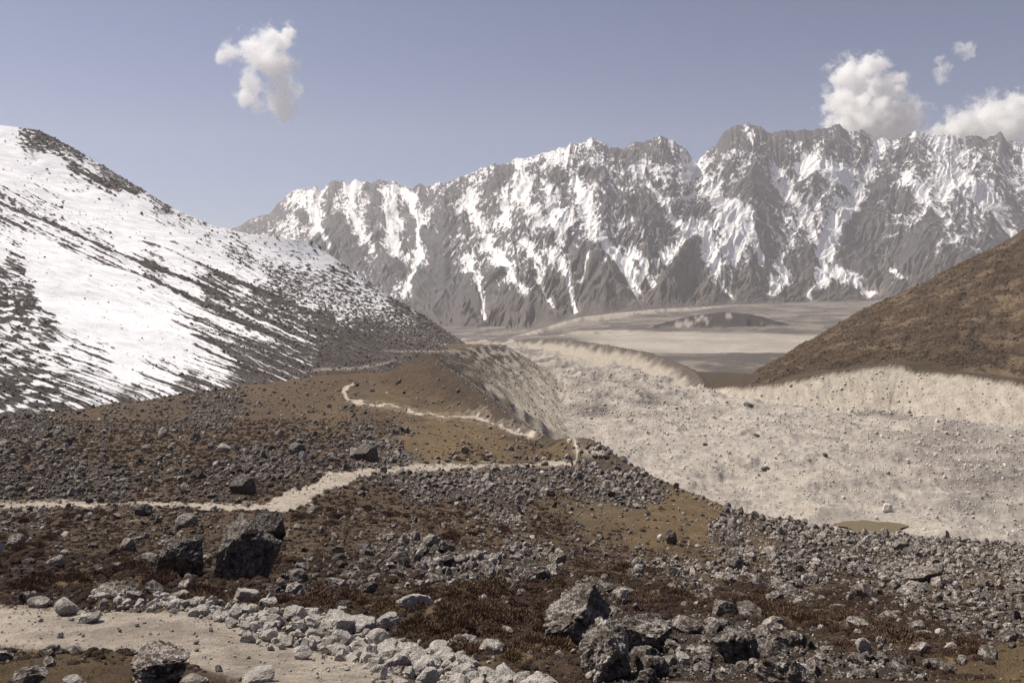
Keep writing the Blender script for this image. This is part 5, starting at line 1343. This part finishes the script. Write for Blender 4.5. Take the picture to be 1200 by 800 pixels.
def skin_mesh(name, joints, bones, mat, parent, sub=2):
    me = bpy.data.meshes.new(name)
    me.from_pydata([j[:3] for j in joints], bones, [])
    o = bpy.data.objects.new(name, me); C.objects.link(o)
    md = o.modifiers.new('Skin', 'SKIN')
    if not me.skin_vertices: me.skin_vertices.new()
    for k, j in enumerate(joints):
        me.skin_vertices[0].data[k].radius = (j[3], j[4] if len(j) > 4 else j[3])
        me.skin_vertices[0].data[k].use_root = (k == 0)
    o.modifiers.new('Subdivision', 'SUBSURF').levels = sub
    o.modifiers['Subdivision'].render_levels = sub
    me.materials.append(mat); o.parent = parent
    return o


def hiker(name, u, v, face, colours, label, stride=.22):
    y = d_on(u, v); x = (u - 600) / FPX * y
    root = bpy.data.objects.new(name, None); C.objects.link(root)
    root.location = (x, y, float(gz(np.array([x]), np.array([y]))[0])); root.rotation_euler = (0, 0, face)
    tag(root, label, 'person')
    s_ = stride
    body = [(0, 0, .96, .15, .11), (0, .01, 1.16, .14, .10), (0, .02, 1.36, .17, .11), (0, .0, 1.49, .06), (0, -.02, 1.60, .085, .10), (0, -.03, 1.72, .075, .09),
            (.10, 0, .90, .095), (.11, -s_, .50, .062), (.11, -s_ * .75, .09, .045), (.11, -s_ * .75 - .15, .04, .04),
            (-.10, 0, .90, .095), (-.11, s_ * .35, .50, .062), (-.11, s_ * 1.2, .12, .045), (-.11, s_ * 1.2 - .13, .05, .04),
            (.20, .02, 1.42, .06), (.27, .06, 1.16, .045), (.25, -.12, .96, .035), (.24, -.19, .90, .035),
            (-.20, .02, 1.42, .06), (-.28, .0, 1.15, .045), (-.25, -.20, 1.02, .035), (-.24, -.27, .98, .035)]
    bones = [(0, 1), (1, 2), (2, 3), (3, 4), (4, 5), (0, 6), (6, 7), (7, 8), (8, 9), (0, 10), (10, 11), (11, 12), (12, 13), (2, 14), (14, 15), (15, 16), (16, 17), (2, 18), (18, 19), (19, 20), (20, 21)]
    skin_mesh('body', body, bones, M_SKIN, root)
    g = lambda ids, k: [(*body[q][:3], *(np.array(body[q][3:]) * k + .012)) for q in ids]
    skin_mesh('jacket', g([0, 1, 2, 14, 15, 16, 18, 19, 20], 1.15), [(0, 1), (1, 2), (2, 3), (3, 4), (4, 5), (2, 6), (6, 7), (7, 8)], colours[0], root)
    skin_mesh('trousers', g([0, 6, 7, 8, 10, 11, 12], 1.12), [(0, 1), (1, 2), (2, 3), (0, 4), (4, 5), (5, 6)], colours[1], root)
    for a, b in ((8, 9), (12, 13)):
        skin_mesh('boot', g([a, b], 1.25), [(0, 1)], M_DARK, root)
    skin_mesh('hair', [(0, .0, 1.70, .092, .10), (0, .01, 1.76, .07, .08)], [(0, 1)], colours[3], root)
    bp = skin_mesh('backpack', [(0, .24, 1.04, .15, .10), (0, .25, 1.25, .17, .13), (0, .22, 1.46, .13, .09)], [(0, 1), (1, 2)], colours[2], root)
    skin_mesh('strap', [(.11, .14, 1.44, .02), (.12, -.02, 1.50, .022), (.12, -.13, 1.32, .02), (.12, .02, 1.10, .02)], [(0, 1), (1, 2), (2, 3)], M_DARK, bp, 1)
    return root


hiker('person', 670.5, 547, .25, (M_RED, M_DARK, M_RED, M_HAIR), 'hiker in a red jacket with a pack walking up the moraine trail')
hiker('person', 666.5, 541, -.1, (M_BLUE, M_GREY, M_DARK, M_HAIR), 'hiker in dark blue clothes just behind the one in red', .15)

# ------------------------------------------------------------------ clouds
def cloud(name, blobs, dist, label, dens=.02, flat=0.0, namp=1.0, nscale=1.0):
    """blobs: image u, v, radius px; the cloud hangs at its own distance in the air"""
    k = dist / FPX
    P_ = np.array([img(u, v, dist) for u, v, _ in blobs]); Rr = np.array([r_ for *_, r_ in blobs]) * k * 1.1
    c0 = (P_.min(0) + P_.max(0)) / 2
    q = np.random.default_rng(len(blobs))
    P_[:, 1] += q.uniform(-.5, .5, len(blobs)) * Rr * .8
    lo = (P_ - Rr[:, None] * 1.45).min(0) - c0; hi = (P_ + Rr[:, None] * 1.45).max(0) - c0
    v, f = ICO[3]
    # a loose closed hull round the vapour
    ctr = (lo + hi) / 2; ext = (hi - lo) / 2
    bx_ = np.array([(x, y, z) for x in (lo[0], hi[0]) for y in (lo[1], hi[1]) for z in (lo[2], hi[2])])
    fb = np.array([(0, 1, 3, 2), (4, 6, 7, 5), (0, 4, 5, 1), (2, 3, 7, 6), (0, 2, 6, 4), (1, 5, 7, 3)])
    s = NT('cloud_vapour')
    tc = s.n('TexCoord').outputs['Object']
    wn = s.n('TexNoise', noise_dimensions='3D', i={'Vector': tc, 'Scale': 1 / (260.0 * nscale), 'Detail': 2.0})
    wv_ = s.n('VectorMath', operation='MULTIPLY_ADD', i={0: wn.outputs['Color'], 1: (170 * nscale,) * 3, 2: tc}).outputs[0]
    wv_ = s.n('VectorMath', operation='SUBTRACT', i={0: wv_, 1: (85 * nscale,) * 3}).outputs[0]
    fld = None
    for p, r_ in zip(P_, Rr):
        d = s.n('VectorMath', operation='DISTANCE', i={0: wv_, 1: tuple(p - c0)}).outputs['Value']
        g = s.math('SUBTRACT', 1.0, s.math('DIVIDE', d, float(r_)))
        fld = g if fld is None else s.n('Math', operation='SMOOTH_MAX', i={0: fld, 1: g, 2: .25}).outputs[0]
    n1 = s.noise(wv_, 1 / (190.0 * nscale), 8, .62)
    fld = s.math('ADD', fld, s.math('MULTIPLY', s.math('SUBTRACT', n1, .56), 3.0 * namp))
    dn = s.math('MULTIPLY', s.ramp(fld, .0, .6, 0, 1, True), dens)
    pv_ = s.n('VolumePrincipled', i={'Color': (.998, .994, .988, 1), 'Density': dn, 'Anisotropy': .3})
    s.link(pv_.outputs[0], s.out.inputs['Volume'])
    o = link(name, mk_mesh(name, bx_, fb, False), s.m)
    o.location = c0
    tag(o, label, 'cloud', kind='thing')
    return o


cloud('cloud', [(299, 60, 27), (320, 48, 24), (335, 38, 14), (272, 62, 15), (327, 78, 24), (318, 68, 24), (330, 103, 22), (335, 128, 19), (322, 118, 16), (288, 112, 15), (296, 98, 16), (302, 128, 12), (262, 66, 10)], 11000, 'small ragged white cloud alone in the blue sky above the snow slope', .010)
cloud('cloud', [(1003, 90, 28), (1023, 80, 18), (998, 118, 30), (1030, 112, 27), (1052, 140, 30), (1010, 145, 40), (1052, 92, 11), (1074, 128, 13), (990, 150, 26), (1040, 160, 30)], 14500, 'tall billowing white cloud rising behind the crest of the snowy range', .02)
cloud('cloud', [(1130, 150, 26), (1165, 138, 30), (1190, 130, 26), (1215, 135, 34), (1250, 140, 40), (1105, 158, 18), (1160, 160, 32)], 14500, 'long low white bank of cloud resting on the snowy ridge', .018)
cloud('cloud', [(1099, 72, 8), (1103, 82, 11), (1107, 92, 8)], 14500, 'thin upright wisp of cloud over the gap between two clouds', .006, nscale=.6)
cloud('cloud', [(1122, 57, 8), (1132, 56, 9), (1138, 63, 8)], 14500, 'tiny curled wisp of cloud high above the long cloud bank', .008, nscale=.6)

# ------------------------------------------------------------------ haze, sky, sun, camera
bx_ = np.array([(x, y, z) for x in (-7600, 9600) for y in (-60, 10150) for z in (-420, 1900)], float)
fb = np.array([(0, 1, 3, 2), (4, 6, 7, 5), (0, 4, 5, 1), (2, 3, 7, 6), (0, 2, 6, 4), (1, 5, 7, 3)])
s = NT('valley_haze')
pv_ = s.n('VolumePrincipled', i={'Color': (.93, .90, .90, 1), 'Density': 3.9e-5, 'Anisotropy': .2})
s.link(pv_.outputs[0], s.out.inputs['Volume'])
o = link('haze', mk_mesh('haze', bx_, fb, False), s.m)
tag(o, 'thin pale haze filling the valley', 'haze', kind='stuff')

SUN_AZ, SUN_EL = math.radians(-62), math.radians(56)               # azimuth from straight ahead, negative to the left
W = bpy.data.worlds.new('World'); bpy.context.scene.world = W; W.use_nodes = True
t = W.node_tree; t.nodes.clear()
sky = t.nodes.new('ShaderNodeTexSky'); sky.sky_type = 'NISHITA'; sky.sun_disc = False
sky.sun_elevation = SUN_EL; sky.sun_rotation = SUN_AZ
sky.altitude = 2500; sky.air_density = 1.0; sky.dust_density = 2.0; sky.ozone_density = 2.0
hs = t.nodes.new('ShaderNodeHueSaturation'); hs.inputs['Saturation'].default_value = .92
tint_ = t.nodes.new('ShaderNodeMix'); tint_.data_type = 'RGBA'; tint_.blend_type = 'MULTIPLY'; tint_.inputs[0].default_value = 1.0
tint_.inputs[7].default_value = (1.10, .975, 1.035, 1)
bg = t.nodes.new('ShaderNodeBackground'); bg.inputs[1].default_value = .060
wo = t.nodes.new('ShaderNodeOutputWorld')
t.links.new(sky.outputs[0], hs.inputs['Color']); t.links.new(hs.outputs[0], tint_.inputs[6]); t.links.new(tint_.outputs[2], bg.inputs[0]); t.links.new(bg.outputs[0], wo.inputs[0])

L_ = bpy.data.lights.new('sun', 'SUN'); L_.energy = 4.7; L_.angle = math.radians(.5); L_.color = (1, .935, .85)
so = bpy.data.objects.new('sun', L_); C.objects.link(so)
import mathutils
sd = mathutils.Vector((math.sin(SUN_AZ) * math.cos(SUN_EL), math.cos(SUN_AZ) * math.cos(SUN_EL), math.sin(SUN_EL)))
so.rotation_euler = sd.to_track_quat('Z', 'Y').to_euler()

cam = bpy.data.cameras.new('camera'); co = bpy.data.objects.new('camera', cam); C.objects.link(co)
cam.sensor_width = 36; cam.lens = 28; cam.shift_y = -(400 - VH) / 1200; cam.clip_start = .1; cam.clip_end = 60000
co.location = (0, 0, 0); co.rotation_euler = (math.pi / 2, 0, 0)
sc = bpy.context.scene; sc.camera = co
sc.render.engine = 'CYCLES'
sc.view_settings.view_transform = 'Standard'; sc.view_settings.look = 'None'; sc.view_settings.gamma = 1; sc.view_settings.exposure = 0.34
cy = sc.cycles
cy.max_bounces = 12; cy.diffuse_bounces = 2; cy.glossy_bounces = 1; cy.transmission_bounces = 1; cy.transparent_max_bounces = 8; cy.volume_bounces = 12
cy.volume_step_rate = 1.0; cy.volume_max_steps = 256
cy.use_denoising = True; cy.denoiser = 'OPENIMAGEDENOISE'; cy.denoising_input_passes = 'RGB_ALBEDO_NORMAL'; cy.denoising_prefilter = 'NONE'
cy.sample_clamp_indirect = 8
print('script done', round(time.time() - T0, 1))
